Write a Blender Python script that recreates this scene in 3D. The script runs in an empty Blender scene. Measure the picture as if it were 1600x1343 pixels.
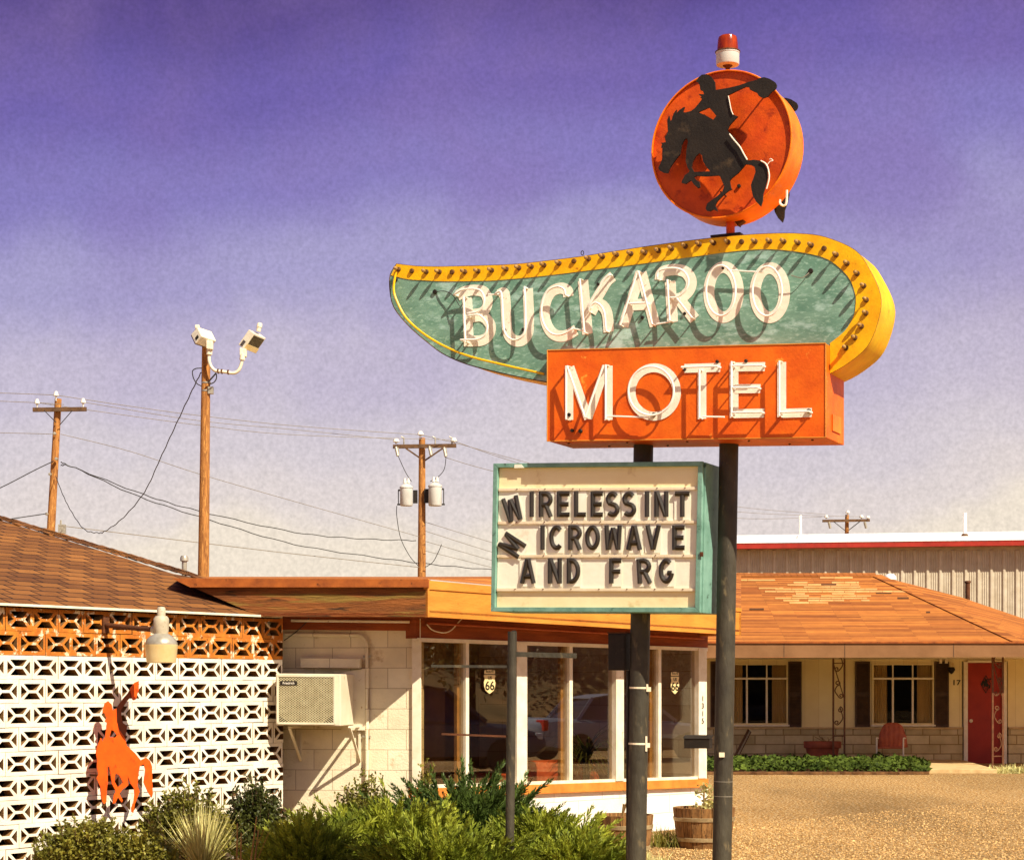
import bpy, bmesh, math, random
import numpy as np
from mathutils import Vector, Matrix
random.seed(7); RNG = np.random.default_rng(11)
SC = bpy.context.scene
COL = SC.collection
# ------------------------------------------------------------------ camera
F, CX, HY, EYE = 3000.0, 800.0, 1075.0, 1.6     # photograph's pixels (1600 wide)
cd = bpy.data.cameras.new('camera'); cam = bpy.data.objects.new('camera', cd); COL.objects.link(cam)
cam.location = (0, 0, EYE); cam.rotation_euler = (math.radians(90), 0, 0)
cd.sensor_width = 36; cd.lens = F / 1600 * 36; cd.shift_y = (HY - 671.5) / 1600
cd.clip_start = .1; cd.clip_end = 3000
SC.camera = cam
# ------------------------------------------------------------------ sun, sky, exposure
SUN = Vector((.455, -.54, .71)).normalized()
ld = bpy.data.lights.new('sun', 'SUN'); sun = bpy.data.objects.new('sun', ld); COL.objects.link(sun)
ld.energy = 5; ld.angle = math.radians(.5); ld.color = (1, .92, .74)
sun.rotation_euler = SUN.to_track_quat('Z', 'Y').to_euler(); sun.location = (20, -20, 40)
SC.view_settings.view_transform = 'Standard'; SC.view_settings.look = 'None'
SC.view_settings.exposure = .7; SC.view_settings.gamma = 1
EXPO = 2 ** .7
def S(r, g, b, k=1.0):
    def f(c):
        c /= 255.0
        return (c / 12.92 if c < .04045 else ((c + .055) / 1.055) ** 2.4) * k
    return (f(r), f(g), f(b), 1)
W = bpy.data.worlds.new('World'); SC.world = W; W.use_nodes = True
def build_world():
    nt = W.node_tree; N = nt.nodes; L = nt.links; N.clear()
    tc = N.new('ShaderNodeTexCoord'); sep = N.new('ShaderNodeSeparateXYZ'); L.new(tc.outputs['Generated'], sep.inputs[0])
    def noise(scale, det):
        n = N.new('ShaderNodeTexNoise'); n.inputs['Scale'].default_value = scale; n.inputs['Detail'].default_value = det
        L.new(tc.outputs['Generated'], n.inputs['Vector']); return n
    def math_(op, a, b):
        m = N.new('ShaderNodeMath'); m.operation = op
        for i, q in enumerate((a, b)):
            if hasattr(q, 'is_output'): L.new(q, m.inputs[i])
            else: m.inputs[i].default_value = q
        return m.outputs[0]
    n1 = noise(5.5, 6)          # drifting bands of haze
    zz = math_('ADD', sep.outputs['Z'], math_('MULTIPLY', math_('SUBTRACT', n1.outputs['Fac'], .5), .115))
    # the photograph's sky is deeper to the left than to the right
    zz = math_('ADD', zz, math_('MULTIPLY', sep.outputs['X'], -.045))
    r = N.new('ShaderNodeValToRGB'); L.new(zz, r.inputs[0]); r.color_ramp.interpolation = 'EASE'
    stops = [(0, (248, 232, 206)), (.07, (244, 228, 208)), (.092, (228, 214, 210)), (.118, (216, 204, 210)), (.16, (200, 188, 208)),
             (.205, (168, 158, 202)), (.255, (134, 120, 188)), (.30, (110, 90, 168)), (.345, (84, 58, 132)), (.42, (96, 80, 132)), (.7, (84, 80, 122))]
    cr = r.color_ramp
    while len(cr.elements) > 1: cr.elements.remove(cr.elements[-1])
    for i, (p, c) in enumerate(stops):
        e = cr.elements[0] if i == 0 else cr.elements.new(p)
        e.position = p; e.color = S(*c, 1 / EXPO)
    # violet cloud drifting through the upper sky
    n4 = noise(11, 7); mr = N.new('ShaderNodeMapRange'); mr.inputs[1].default_value = .44; mr.inputs[2].default_value = .66; mr.inputs[3].default_value = 0; mr.inputs[4].default_value = .42; L.new(n4.outputs['Fac'], mr.inputs[0])
    hi = N.new('ShaderNodeMapRange'); hi.inputs[1].default_value = .12; hi.inputs[2].default_value = .26; L.new(sep.outputs['Z'], hi.inputs[0])
    vm = N.new('ShaderNodeMix'); vm.data_type = 'RGBA'; L.new(math_('MULTIPLY', mr.outputs[0], hi.outputs[0]), vm.inputs[0]); L.new(r.outputs[0], vm.inputs[6]); vm.inputs[7].default_value = S(146, 118, 178, 1 / EXPO)
    # fine grain in the dusty air
    n2 = noise(230, 5); n3 = noise(520, 2)
    g = math_('ADD', math_('MULTIPLY', n2.outputs['Fac'], .2), math_('MULTIPLY', n3.outputs['Fac'], .44))
    g = math_('ADD', g, .68)
    mx = N.new('ShaderNodeVectorMath'); mx.operation = 'SCALE'; L.new(vm.outputs[2], mx.inputs[0]); L.new(g, mx.inputs['Scale'])
    # warm fill glow added around the sun (behind the camera, to the right)
    dt = N.new('ShaderNodeVectorMath'); dt.operation = 'DOT_PRODUCT'; L.new(tc.outputs['Generated'], dt.inputs[0]); dt.inputs[1].default_value = SUN
    gl = math_('POWER', math_('MAXIMUM', dt.outputs['Value'], 0.0), 2.2)
    gc = N.new('ShaderNodeVectorMath'); gc.operation = 'SCALE'; gc.inputs[0].default_value = (1.0, .9, .66); L.new(math_('MULTIPLY', gl, .26), gc.inputs['Scale'])
    sky = N.new('ShaderNodeTexSky'); sky.sky_type = 'NISHITA'; sky.sun_disc = False
    sky.sun_elevation = math.asin(SUN.z); sky.sun_rotation = math.atan2(SUN.x, SUN.y)
    b1 = N.new('ShaderNodeBackground'); L.new(mx.outputs[0], b1.inputs[0]); b1.inputs[1].default_value = .93
    b2 = N.new('ShaderNodeBackground'); L.new(gc.outputs[0], b2.inputs[0]); b2.inputs[1].default_value = 1
    b3 = N.new('ShaderNodeBackground'); L.new(sky.outputs[0], b3.inputs[0]); b3.inputs[1].default_value = .006
    a1 = N.new('ShaderNodeAddShader'); a2 = N.new('ShaderNodeAddShader'); o = N.new('ShaderNodeOutputWorld')
    L.new(b1.outputs[0], a1.inputs[0]); L.new(b2.outputs[0], a1.inputs[1]); L.new(a1.outputs[0], a2.inputs[0]); L.new(b3.outputs[0], a2.inputs[1])
    L.new(a2.outputs[0], o.inputs[0])
build_world()
# ------------------------------------------------------------------ geometry helpers
V = Vector
def at(px, py, Y): return V(((px - CX) / F * Y, Y, EYE - (py - HY) / F * Y))
def onp(px, py, P, n):                      # where the ray through a photograph pixel meets a plane
    d = V(((px - CX) / F, 1, -(py - HY) / F)); o = V((0, 0, EYE))
    return o + d * ((P - o).dot(n) / d.dot(n))
def ground(px, Y): return V(((px - CX) / F * Y, Y, 0))
ZA = V((0, 0, 1))
def basis(axis):
    axis = axis.normalized(); r = V((1, 0, 0)) if abs(axis.x) < .8 else V((0, 1, 0))
    u = axis.cross(r).normalized(); return u, axis.cross(u)
def spline(pts, k=6, closed=False):
    P = [V(p) for p in pts]; n = len(P); out = []
    rng = range(n if closed else n - 1)
    for i in rng:
        g = (lambda j: P[j % n]) if closed else (lambda j: P[min(max(j, 0), n - 1)])
        p0, p1, p2, p3 = g(i - 1), g(i), g(i + 1), g(i + 2)
        for s in range(k):
            t = s / k
            out.append(.5 * ((2 * p1) + (p2 - p0) * t + (2 * p0 - 5 * p1 + 4 * p2 - p3) * t * t + (3 * p1 - p0 - 3 * p2 + p3) * t ** 3))
    if not closed: out.append(P[-1])
    return out
class MB:
    def __init__(s): s.v = []; s.f = []
    def add(s, vs, fs):
        b = len(s.v); s.v += [V(p) for p in vs]; s.f += [tuple(i + b for i in q) for q in fs]; return s
    def box(s, c, size, X=V((1, 0, 0)), Y=V((0, 1, 0)), Z=V((0, 0, 1))):
        c = V(c); X, Y, Z = X * size[0] / 2, Y * size[1] / 2, Z * size[2] / 2
        vs = [c + X * a + Y * b + Z * d for d in (-1, 1) for b in (-1, 1) for a in (-1, 1)]
        return s.add(vs, [(0, 2, 3, 1), (4, 5, 7, 6), (0, 1, 5, 4), (2, 6, 7, 3), (0, 4, 6, 2), (1, 3, 7, 5)])
    def para(s, o, a, b, c):
        o = V(o); vs = [o, o + a, o + b, o + a + b, o + c, o + a + c, o + b + c, o + a + b + c]
        return s.add(vs, [(0, 2, 3, 1), (4, 5, 7, 6), (0, 1, 5, 4), (2, 6, 7, 3), (0, 4, 6, 2), (1, 3, 7, 5)])
    def poly(s, pts): return s.add(pts, [tuple(range(len(pts)))])
    def prism(s, pts, ext):                 # polygon extruded along ext
        n = len(pts); pts = [V(p) for p in pts]; b = [p + ext for p in pts]
        return s.add(pts + b, [tuple(range(n)), tuple(range(2 * n - 1, n - 1, -1))] + [(i, i + n, (i + 1) % n + n, (i + 1) % n) for i in range(n)])
    def bar(s, p, q, w, d=None, up=None):   # square bar between points
        p, q = V(p), V(q); ax = (q - p)
        if up is None: u, v = basis(ax)
        else: v = up.normalized(); u = ax.normalized().cross(v).normalized()
        d = d or w; o = p - u * w / 2 - v * d / 2
        return s.para(o, ax, u * w, v * d)
    def tube(s, pts, r, n=8, caps=True, closed=False):
        pts = [V(p) for p in pts]; m = len(pts); R = r if hasattr(r, '__len__') else [r] * m
        prev = None; rings = []
        for i, p in enumerate(pts):
            if closed: t = pts[(i + 1) % m] - pts[i - 1]
            else: t = pts[min(i + 1, m - 1)] - pts[max(i - 1, 0)]
            if t.length < 1e-9: t = V((0, 0, 1))
            t.normalize()
            if prev is None: u, v = basis(t)
            else:
                u = prev - t * prev.dot(t)
                u = basis(t)[0] if u.length < 1e-6 else u.normalized()
                v = t.cross(u)
            prev = u
            rings.append([p + (u * math.cos(2 * math.pi * k / n) + v * math.sin(2 * math.pi * k / n)) * R[i] for k in range(n)])
        vs = [p for r_ in rings for p in r_]; fs = []
        for i in range(m if closed else m - 1):
            j = (i + 1) % m
            for k in range(n): fs.append((i * n + k, i * n + (k + 1) % n, j * n + (k + 1) % n, j * n + k))
        if caps and not closed: fs += [tuple(range(n - 1, -1, -1)), tuple(range((m - 1) * n, m * n))]
        return s.add(vs, fs)
    def lathe(s, prof, base, axis=ZA, n=20):  # profile of (radius, height)
        base = V(base); axis = V(axis).normalized(); u, v = basis(axis)
        vs = [base + axis * h + (u * math.cos(2 * math.pi * k / n) + v * math.sin(2 * math.pi * k / n)) * r for r, h in prof for k in range(n)]
        fs = [(i * n + k, i * n + (k + 1) % n, (i + 1) * n + (k + 1) % n, (i + 1) * n + k) for i in range(len(prof) - 1) for k in range(n)]
        if prof[0][0] > 1e-5: fs.append(tuple(range(n - 1, -1, -1)))
        if prof[-1][0] > 1e-5: fs.append(tuple(range((len(prof) - 1) * n, len(prof) * n)))
        return s.add(vs, fs)
    def ribbon(s, path, w, h, N, z0=0.0, ridge=0.0, closed=False):   # a stroke of width w lying on a surface of normal N
        P = [V(p) for p in path]; m = len(P); rows = []
        for i in range(m):
            a = P[i] - P[i - 1] if (i > 0 or closed) else None
            b = P[(i + 1) % m] - P[i] if (i < m - 1 or closed) else None
            a = (a or b).normalized(); b = (b or a).normalized()
            na, nb = N.cross(a), N.cross(b); mi = na + nb
            mi = na if mi.length < .35 else mi.normalized()
            k = 1 / max(.45, mi.dot(na)); o = mi * (w / 2 * k)
            b0 = P[i] + N * z0
            rows.append([b0 + o, b0 + o + N * h, b0 + N * (h + ridge), b0 - o + N * h, b0 - o])
        vs = [p for r in rows for p in r]; fs = []
        for i in range(m if closed else m - 1):
            j = (i + 1) % m
            for k in range(4): fs.append((i * 5 + k, j * 5 + k, j * 5 + k + 1, i * 5 + k + 1))
        if not closed: fs += [(0, 1, 2, 3, 4), tuple((m - 1) * 5 + k for k in (4, 3, 2, 1, 0))]
        return s.add(vs, fs)
    def build(s, name, mat, parent=None, smooth=False, uv=None, bevel=0, **kw):
        off = parent_loc(parent)
        me = bpy.data.meshes.new(name)
        me.from_pydata([tuple(p - off) for p in s.v], [], s.f); me.update()
        if bevel or kw.pop('fix', True):
            bm = bmesh.new(); bm.from_mesh(me)
            bmesh.ops.recalc_face_normals(bm, faces=bm.faces)
            if bevel:
                bmesh.ops.bevel(bm, geom=[e for e in bm.edges if len(e.link_faces) == 2 and e.calc_face_angle(0) > .6], offset=bevel, segments=2, affect='EDGES', profile=.6, clamp_overlap=True)
            bm.to_mesh(me); bm.free()
        if smooth:
            me.polygons.foreach_set('use_smooth', [True] * len(me.polygons))
            if smooth is not True: me.set_sharp_from_angle(angle=math.radians(smooth))
            else: me.set_sharp_from_angle(angle=math.radians(40))
        if uv:
            o, u, v = uv; l = me.uv_layers.new(name='UVMap')
            for lp in me.loops:
                p = me.vertices[lp.vertex_index].co + off - o
                l.data[lp.index].uv = (p.dot(u), p.dot(v))
        return link(name, me, mat, parent, **kw)
def parent_loc(p):
    o = V((0, 0, 0))
    while p is not None: o = o + p.location; p = p.parent
    return o
def tag(o, label=None, cat=None, group=None, kind=None):
    if label: o['label'] = label
    if cat: o['category'] = cat
    if group: o['group'] = group
    if kind: o['kind'] = kind
    return o
def link(name, me, mat, parent=None, label=None, cat=None, group=None, kind=None):
    o = bpy.data.objects.new(name, me); COL.objects.link(o)
    if mat: me.materials.append(mat)
    if parent: o.parent = parent
    return tag(o, label, cat, group, kind)
def thing(name, loc, label, cat, group=None):
    o = bpy.data.objects.new(name, None); COL.objects.link(o); o.location = loc; o.empty_display_size = .2
    return tag(o, label, cat, group)
def copy_tree(o, parent=None):
    c = o.copy(); COL.objects.link(c)
    if parent: c.parent = parent
    for ch in [q for q in bpy.data.objects if q.parent == o]: copy_tree(ch, c)
    return c
def mesh_np(name, v, faces, mat, parent=None, smooth=False, **kw):   # v (n,3), faces (m,k) same size
    off = np.array(parent_loc(parent)); v = v - off
    me = bpy.data.meshes.new(name); m, k = faces.shape
    me.vertices.add(len(v)); me.vertices.foreach_set('co', v.astype(np.float32).ravel())
    me.loops.add(m * k); me.loops.foreach_set('vertex_index', faces.astype(np.int32).ravel())
    me.polygons.add(m); me.polygons.foreach_set('loop_start', np.arange(0, m * k, k, dtype=np.int32))
    me.update(calc_edges=True); me.validate()
    if smooth: me.polygons.foreach_set('use_smooth', [True] * m)
    return link(name, me, mat, parent, **kw)
def filled(outlines, thick, to3, N):        # flat plate with holes: 2-D outlines, to3 maps (x, y) to 3-D, extruded along N
    cu = bpy.data.curves.new('plate', 'CURVE'); cu.dimensions = '2D'; cu.fill_mode = 'BOTH'
    for ol in outlines:
        sp = cu.splines.new('POLY'); sp.points.add(len(ol) - 1); sp.use_cyclic_u = True
        for i, p in enumerate(ol): sp.points[i].co = (p[0], p[1], 0, 1)
    ob = bpy.data.objects.new('plate', cu); COL.objects.link(ob)
    me = bpy.data.meshes.new_from_object(ob.evaluated_get(bpy.context.evaluated_depsgraph_get()))
    bpy.data.objects.remove(ob); bpy.data.curves.remove(cu)
    bm = bmesh.new(); bm.from_mesh(me); bpy.data.meshes.remove(me)
    bmesh.ops.remove_doubles(bm, verts=bm.verts, dist=1e-4)
    for v in bm.verts: v.co = to3(v.co.x, v.co.y)
    r = bmesh.ops.extrude_face_region(bm, geom=list(bm.faces))
    for e in r['geom']:
        if isinstance(e, bmesh.types.BMVert): e.co += N * thick
    bm.verts.ensure_lookup_table()
    for i, v in enumerate(bm.verts): v.index = i
    mb = MB(); mb.add([v.co.copy() for v in bm.verts], [tuple(v.index for v in f.verts) for f in bm.faces]); bm.free()
    return mb
def text_mb(txt, h, o, X, Y, thick=.003, bold=0.0, sx=1.0, align='CENTER'):   # built-in lettering, cap height h
    cu = bpy.data.curves.new('t', 'FONT'); cu.body = txt; cu.align_x = align; cu.offset = bold
    ob = bpy.data.objects.new('t', cu); COL.objects.link(ob)
    me = bpy.data.meshes.new_from_object(ob.evaluated_get(bpy.context.evaluated_depsgraph_get()))
    bpy.data.objects.remove(ob); bpy.data.curves.remove(cu)
    k = h / .69; N = X.cross(Y)
    mb = MB(); mb.add([o + X * v.co.x * k * sx + Y * v.co.y * k + N * thick for v in me.vertices], [tuple(p.vertices) for p in me.polygons])
    bpy.data.meshes.remove(me); return mb
# ------------------------------------------------------------------ materials
def mat(name, c1, c2=None, sc=6, c3=None, sc3=3, th3=.62, rough=.65, bump=.25, bsc=60, metal=0, stretch=None, brick=None, det=8, spec=.3, soft=.03, c4=None, sc4=20, th4=.66, isl=0, trans=0, tone=None, tst=None):
    m = bpy.data.materials.new(name); m.use_nodes = True; nt = m.node_tree; N = nt.nodes; L = nt.links
    p = N['Principled BSDF']; p.inputs['Roughness'].default_value = rough; p.inputs['Metallic'].default_value = metal
    p.inputs['Specular IOR Level'].default_value = spec
    tc = N.new('ShaderNodeTexCoord'); vec = tc.outputs['Object']
    if stretch:
        mp = N.new('ShaderNodeMapping'); mp.inputs['Scale'].default_value = stretch; L.new(vec, mp.inputs[0]); vec = mp.outputs[0]
    def noise(scale, d=det, vv=None):
        n = N.new('ShaderNodeTexNoise'); n.inputs['Scale'].default_value = scale; n.inputs['Detail'].default_value = d; n.inputs['Roughness'].default_value = .62
        L.new(vv or vec, n.inputs['Vector']); return n.outputs['Fac']
    def ramp(fac, a, b):
        r = N.new('ShaderNodeMapRange'); r.inputs[1].default_value = a; r.inputs[2].default_value = b; L.new(fac, r.inputs[0]); return r.outputs[0]
    def mix(fac, a, b, mode='MIX'):
        x = N.new('ShaderNodeMix'); x.data_type = 'RGBA'; x.blend_type = mode
        for i, q in ((0, fac), (6, a), (7, b)):
            if hasattr(q, 'is_output'): L.new(q, x.inputs[i])
            else: x.inputs[i].default_value = q
        return x.outputs[2]
    c2 = c2 or tuple(x * .8 for x in c1[:3]) + (1,)
    height = None
    if brick:
        b = N.new('ShaderNodeTexBrick'); L.new(tc.outputs['UV'], b.inputs['Vector'])
        b.inputs['Color1'].default_value = c1; b.inputs['Color2'].default_value = c2; b.inputs['Mortar'].default_value = brick['mortar']
        b.inputs['Scale'].default_value = 1; b.inputs['Mortar Size'].default_value = brick.get('ms', .006); b.inputs['Mortar Smooth'].default_value = brick.get('smooth', .1)
        b.inputs['Brick Width'].default_value = brick['w']; b.inputs['Row Height'].default_value = brick['h']
        b.offset = brick.get('off', .5); b.squash = brick.get('sq', 1); b.squash_frequency = brick.get('sqf', 2)
        col = mix(ramp(noise(sc), .3, .7), b.outputs['Color'], mix(1.0, b.outputs['Color'], brick.get('tone', (.62, .6, .58, 1)), 'MULTIPLY'))
        height = b.outputs['Fac']
    else: col = mix(ramp(noise(sc), .36, .64), c1, c2)
    if isl:
        g = N.new('ShaderNodeNewGeometry'); h = N.new('ShaderNodeHueSaturation'); r = N.new('ShaderNodeMapRange')
        r.inputs[3].default_value = 1 - isl; r.inputs[4].default_value = 1 + isl; L.new(g.outputs['Random Per Island'], r.inputs[0])
        L.new(r.outputs[0], h.inputs['Value']); L.new(col, h.inputs['Color']); col = h.outputs[0]
    if c3: col = mix(ramp(noise(sc3), th3 - soft, th3 + soft), col, c3)
    if c4: col = mix(ramp(noise(sc4), th4 - soft, th4 + soft), col, c4)
    if tone:      # broad dirt and fading
        vv = tc.outputs['Object']
        if tst:
            mp = N.new('ShaderNodeMapping'); mp.inputs['Scale'].default_value = tst; L.new(vv, mp.inputs[0]); vv = mp.outputs[0]
        r = N.new('ShaderNodeMapRange'); r.inputs[1].default_value = .32; r.inputs[2].default_value = .62; r.inputs[3].default_value = tone[1]; r.inputs[4].default_value = 1.0
        L.new(noise(tone[0], 5, vv), r.inputs[0]); h = N.new('ShaderNodeHueSaturation'); L.new(r.outputs[0], h.inputs['Value']); L.new(col, h.inputs['Color']); col = h.outputs[0]
    L.new(col, p.inputs['Base Color'])
    if bump:
        bp = N.new('ShaderNodeBump'); bp.inputs['Strength'].default_value = bump; bp.inputs['Distance'].default_value = .02
        hn = noise(bsc, 6)
        if height is not None:
            x = N.new('ShaderNodeMath'); x.operation = 'MULTIPLY_ADD'; L.new(height, x.inputs[0]); x.inputs[1].default_value = -1.2; L.new(hn, x.inputs[2]); hn = x.outputs[0]
        L.new(hn, bp.inputs['Height']); L.new(bp.outputs[0], p.inputs['Normal'])
    if trans:
        t = N.new('ShaderNodeBsdfTranslucent'); L.new(col, t.inputs[0]); mx = N.new('ShaderNodeMixShader'); mx.inputs[0].default_value = trans
        o = N['Material Output']; L.new(p.outputs[0], mx.inputs[1]); L.new(t.outputs[0], mx.inputs[2]); L.new(mx.outputs[0], o.inputs[0])
    return m
def glass(name, tint, refl, rough=.0):
    m = bpy.data.materials.new(name); m.use_nodes = True; N = m.node_tree.nodes; L = m.node_tree.links; N.clear()
    t = N.new('ShaderNodeBsdfTransparent'); t.inputs[0].default_value = tint
    g = N.new('ShaderNodeBsdfGlossy'); g.inputs['Roughness'].default_value = rough
    fr = N.new('ShaderNodeFresnel'); fr.inputs[0].default_value = 1.5
    ad = N.new('ShaderNodeMath'); ad.operation = 'ADD'; L.new(fr.outputs[0], ad.inputs[0]); ad.inputs[1].default_value = refl; ad.use_clamp = True
    ge = N.new('ShaderNodeNewGeometry'); inv = N.new('ShaderNodeMath'); inv.operation = 'SUBTRACT'; inv.inputs[0].default_value = 1; L.new(ge.outputs['Backfacing'], inv.inputs[1])
    ml = N.new('ShaderNodeMath'); ml.operation = 'MULTIPLY'; L.new(ad.outputs[0], ml.inputs[0]); L.new(inv.outputs[0], ml.inputs[1]); ad = ml
    mx = N.new('ShaderNodeMixShader'); L.new(ad.outputs[0], mx.inputs[0]); L.new(t.outputs[0], mx.inputs[1]); L.new(g.outputs[0], mx.inputs[2])
    o = N.new('ShaderNodeOutputMaterial'); L.new(mx.outputs[0], o.inputs[0]); return m
M = {}
M['gravel'] = mat('gravel', S(188, 140, 72), S(140, 98, 46), sc=20, det=4, c3=S(70, 44, 20), sc3=23, th3=.56, soft=.04, c4=S(240, 216, 168), sc4=28, th4=.57, bump=1.0, bsc=30, rough=.9, spec=.1, tone=(.5, .56), tst=(1, .28, 1))
M['green'] = mat('green sign enamel', S(128, 166, 146), S(100, 142, 122), sc=5, c3=S(170, 204, 192), sc3=4.5, th3=.6, stretch=(1, 1, 2.5), bump=.12, rough=.45, tone=(3, .8), c4=S(150, 186, 166), sc4=26, th4=.58, soft=.05)
M['yellow'] = mat('yellow sign enamel', S(255, 200, 14), S(244, 172, 12), sc=7, c3=S(150, 82, 10), sc3=14, th3=.7, bump=.12, rough=.45, c4=S(90, 50, 12), sc4=40, th4=.7, tone=(4, .8))
M['orange'] = mat('orange sign enamel', S(244, 112, 16), S(222, 90, 12), sc=5, c3=S(252, 164, 60), sc3=9, th3=.68, bump=.15, rough=.5, c4=S(110, 44, 12), sc4=50, th4=.72, tone=(3.5, .8))
M['disc'] = mat('deep orange enamel', S(232, 92, 8), S(206, 70, 8), sc=6, c3=S(150, 40, 6), sc3=11, th3=.66, bump=.15, rough=.5, soft=.08, tone=(4, .72))
M['disc_rim'] = mat('orange rim enamel', S(248, 134, 16), S(232, 100, 12), sc=5, c3=S(160, 60, 10), sc3=12, th3=.68, bump=.1, rough=.45)
M['letter'] = mat('chalky white paint', S(248, 240, 222), S(238, 226, 204), sc=9, c3=S(186, 156, 120), sc3=26, th3=.68, bump=.1, rough=.6, c4=S(96, 70, 44), sc4=70, th4=.74)
M['tube'] = mat('unlit neon glass', S(250, 246, 236), S(242, 236, 220), bump=0, rough=.15, spec=.6)
M['ytube'] = mat('yellow neon glass', S(244, 196, 20), S(222, 170, 16), bump=0, rough=.4, spec=.3)
M['bulb'] = mat('dusty bulb glass', S(186, 150, 92), S(130, 92, 50), sc=60, bump=0, rough=.2, spec=.7)
M['socket'] = mat('rusty socket', S(112, 72, 32), S(60, 38, 18), sc=60, rough=.7, bump=.1)
M['black_metal'] = mat('weathered black paint', S(76, 70, 56), S(58, 52, 42), sc=6, c3=S(112, 98, 72), sc3=16, th3=.62, bump=.35, bsc=45, rough=.55, tone=(7, .62), c4=S(130, 104, 66), sc4=45, th4=.72, soft=.05, stretch=(1, 1, .35))
M['black'] = mat('matt black plate', S(40, 32, 24), S(28, 22, 16), sc=9, c3=S(92, 74, 52), sc3=5, th3=.7, bump=.2, rough=.6, soft=.08)
M['teal'] = mat('teal frame paint', S(124, 164, 148), S(100, 140, 124), sc=8, c3=S(60, 84, 70), sc3=16, th3=.66, bump=.15, rough=.5, c4=S(170, 180, 150), sc4=34, th4=.7)
M['panel_yellow'] = mat('aged cream panel', S(244, 228, 182), S(238, 218, 168), sc=3, bump=.12, bsc=14, rough=.5, c3=S(206, 178, 124), sc3=6, th3=.68, soft=.08)
M['panel_white'] = mat('aged white panel', S(244, 242, 224), S(236, 230, 206), sc=3, bump=.12, bsc=14, rough=.5, c3=S(204, 184, 154), sc3=6, th3=.68, soft=.08)
M['rail'] = mat('letter rail', S(236, 220, 190), S(220, 200, 166), sc=8, rough=.3, bump=.08, c3=S(130, 90, 50), sc3=40, th3=.68)
M['tile'] = mat('letter tile', S(246, 244, 226), S(240, 234, 210), sc=5, rough=.2, bump=0)
M['mletter'] = mat('dark letter plastic', S(50, 42, 32), S(36, 30, 22), sc=10, rough=.35, bump=.05, spec=.5)
M['lamp_grey'] = mat('dull lamp casting', S(196, 184, 160), S(170, 158, 134), sc=9, c3=S(130, 110, 80), sc3=24, th3=.66, bump=.1, rough=.5)
M['pale_grey'] = mat('pale grey enamel', S(204, 200, 192), S(184, 180, 172), sc=2, bump=0, rough=.4)
M['pebble'] = mat('pale pebble', S(214, 178, 122), S(170, 130, 78), sc=5, bump=0, rough=.9, isl=.45)
M['tan_block'] = mat('darker tan block', S(150, 112, 66), S(112, 80, 46), sc=9, bump=.3, rough=.95)
M['brown_sheet'] = mat('flat brown sheet', S(132, 62, 28), S(116, 52, 24), sc=5, bump=.05, rough=.6)
M['white_block'] = mat('white painted block', S(244, 234, 216), S(232, 218, 194), sc=5, c3=S(190, 160, 110), sc3=9, th3=.7, bump=.35, bsc=70, rough=.8, c4=S(120, 90, 55), sc4=45, th4=.71, tone=(1.6, .86), tst=(1, 1, .4))
M['orange_block'] = mat('peeling ochre block paint', S(200, 122, 38), S(172, 94, 28), sc=7, c3=S(236, 214, 180), sc3=11, th3=.575, bump=.4, bsc=60, rough=.8, c4=S(110, 56, 20), sc4=26, th4=.64)
M['cmu'] = mat('cream painted blockwork', S(242, 230, 200), S(234, 218, 184), sc=4, brick=dict(w=.37, h=.2, ms=.0035, mortar=S(184, 162, 132), tone=(.93, .92, .9, 1)), bump=.35, bsc=55, rough=.85, tone=(2.2, .82), c3=S(176, 144, 100), sc3=5, th3=.68, soft=.08)
M['white_wall'] = mat('white masonry paint', S(246, 242, 232), S(236, 226, 208), sc=2, tone=(1.8, .84), c3=S(196, 170, 130), sc3=12, th3=.7, brick=dict(w=.8, h=.2, ms=.003, mortar=S(190, 170, 150), tone=(.93, .92, .9, 1)), bump=.3, bsc=50, rough=.85)
M['brown_shingle'] = mat('brown roof shingles', S(164, 106, 50), S(116, 70, 32), sc=6, brick=dict(w=.3, h=.17, ms=.013, mortar=S(44, 24, 12), tone=(.66, .62, .58, 1), smooth=.4), bump=.7, bsc=60, rough=.9, tone=(1.5, .75))
M['orange_shingle'] = mat('orange roof shingles', S(206, 128, 54), S(150, 82, 32), sc=5, brick=dict(w=1.3, h=.1, ms=.005, off=.37, mortar=S(150, 90, 40), tone=(.8, .76, .7, 1), smooth=.3), bump=.7, bsc=50, rough=.9, tone=(1.6, .72), tst=(.25, 2.2, 2.2))
M['old_fascia'] = mat('weathered fascia board', S(146, 86, 38), S(108, 62, 28), sc=4, stretch=(.35, .35, 4), c3=S(52, 34, 18), sc3=7, th3=.6, bump=.9, bsc=22, rough=.85, c4=S(132, 104, 46), sc4=3.2, th4=.56, soft=.05)
M['fascia'] = mat('orange fascia paint', S(216, 142, 54), S(198, 122, 42), sc=3, stretch=(.5, .5, 2.5), c3=S(170, 92, 26), sc3=12, th3=.7, bump=.25, bsc=30, rough=.6, tone=(2.5, .8), c4=S(120, 66, 24), sc4=30, th4=.71)
M['lip'] = mat('rusty drip edge', S(170, 92, 34), S(130, 66, 26), sc=6, c3=S(90, 46, 20), sc3=9, th3=.63, bump=.2, rough=.6)
M['header'] = mat('red brown header paint', S(164, 82, 38), S(128, 60, 28), sc=5, stretch=(.4, .4, 3), c3=S(206, 150, 96), sc3=16, th3=.7, bump=.4, bsc=30, rough=.7)
M['white_trim'] = mat('white window paint', S(236, 224, 200), S(222, 206, 176), sc=8, bump=.1, rough=.5, c3=S(170, 140, 96), sc3=30, th3=.7)
M['tan_trim'] = mat('tan window paint', S(190, 150, 98), S(160, 122, 76), sc=8, bump=.1, rough=.5)
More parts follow.
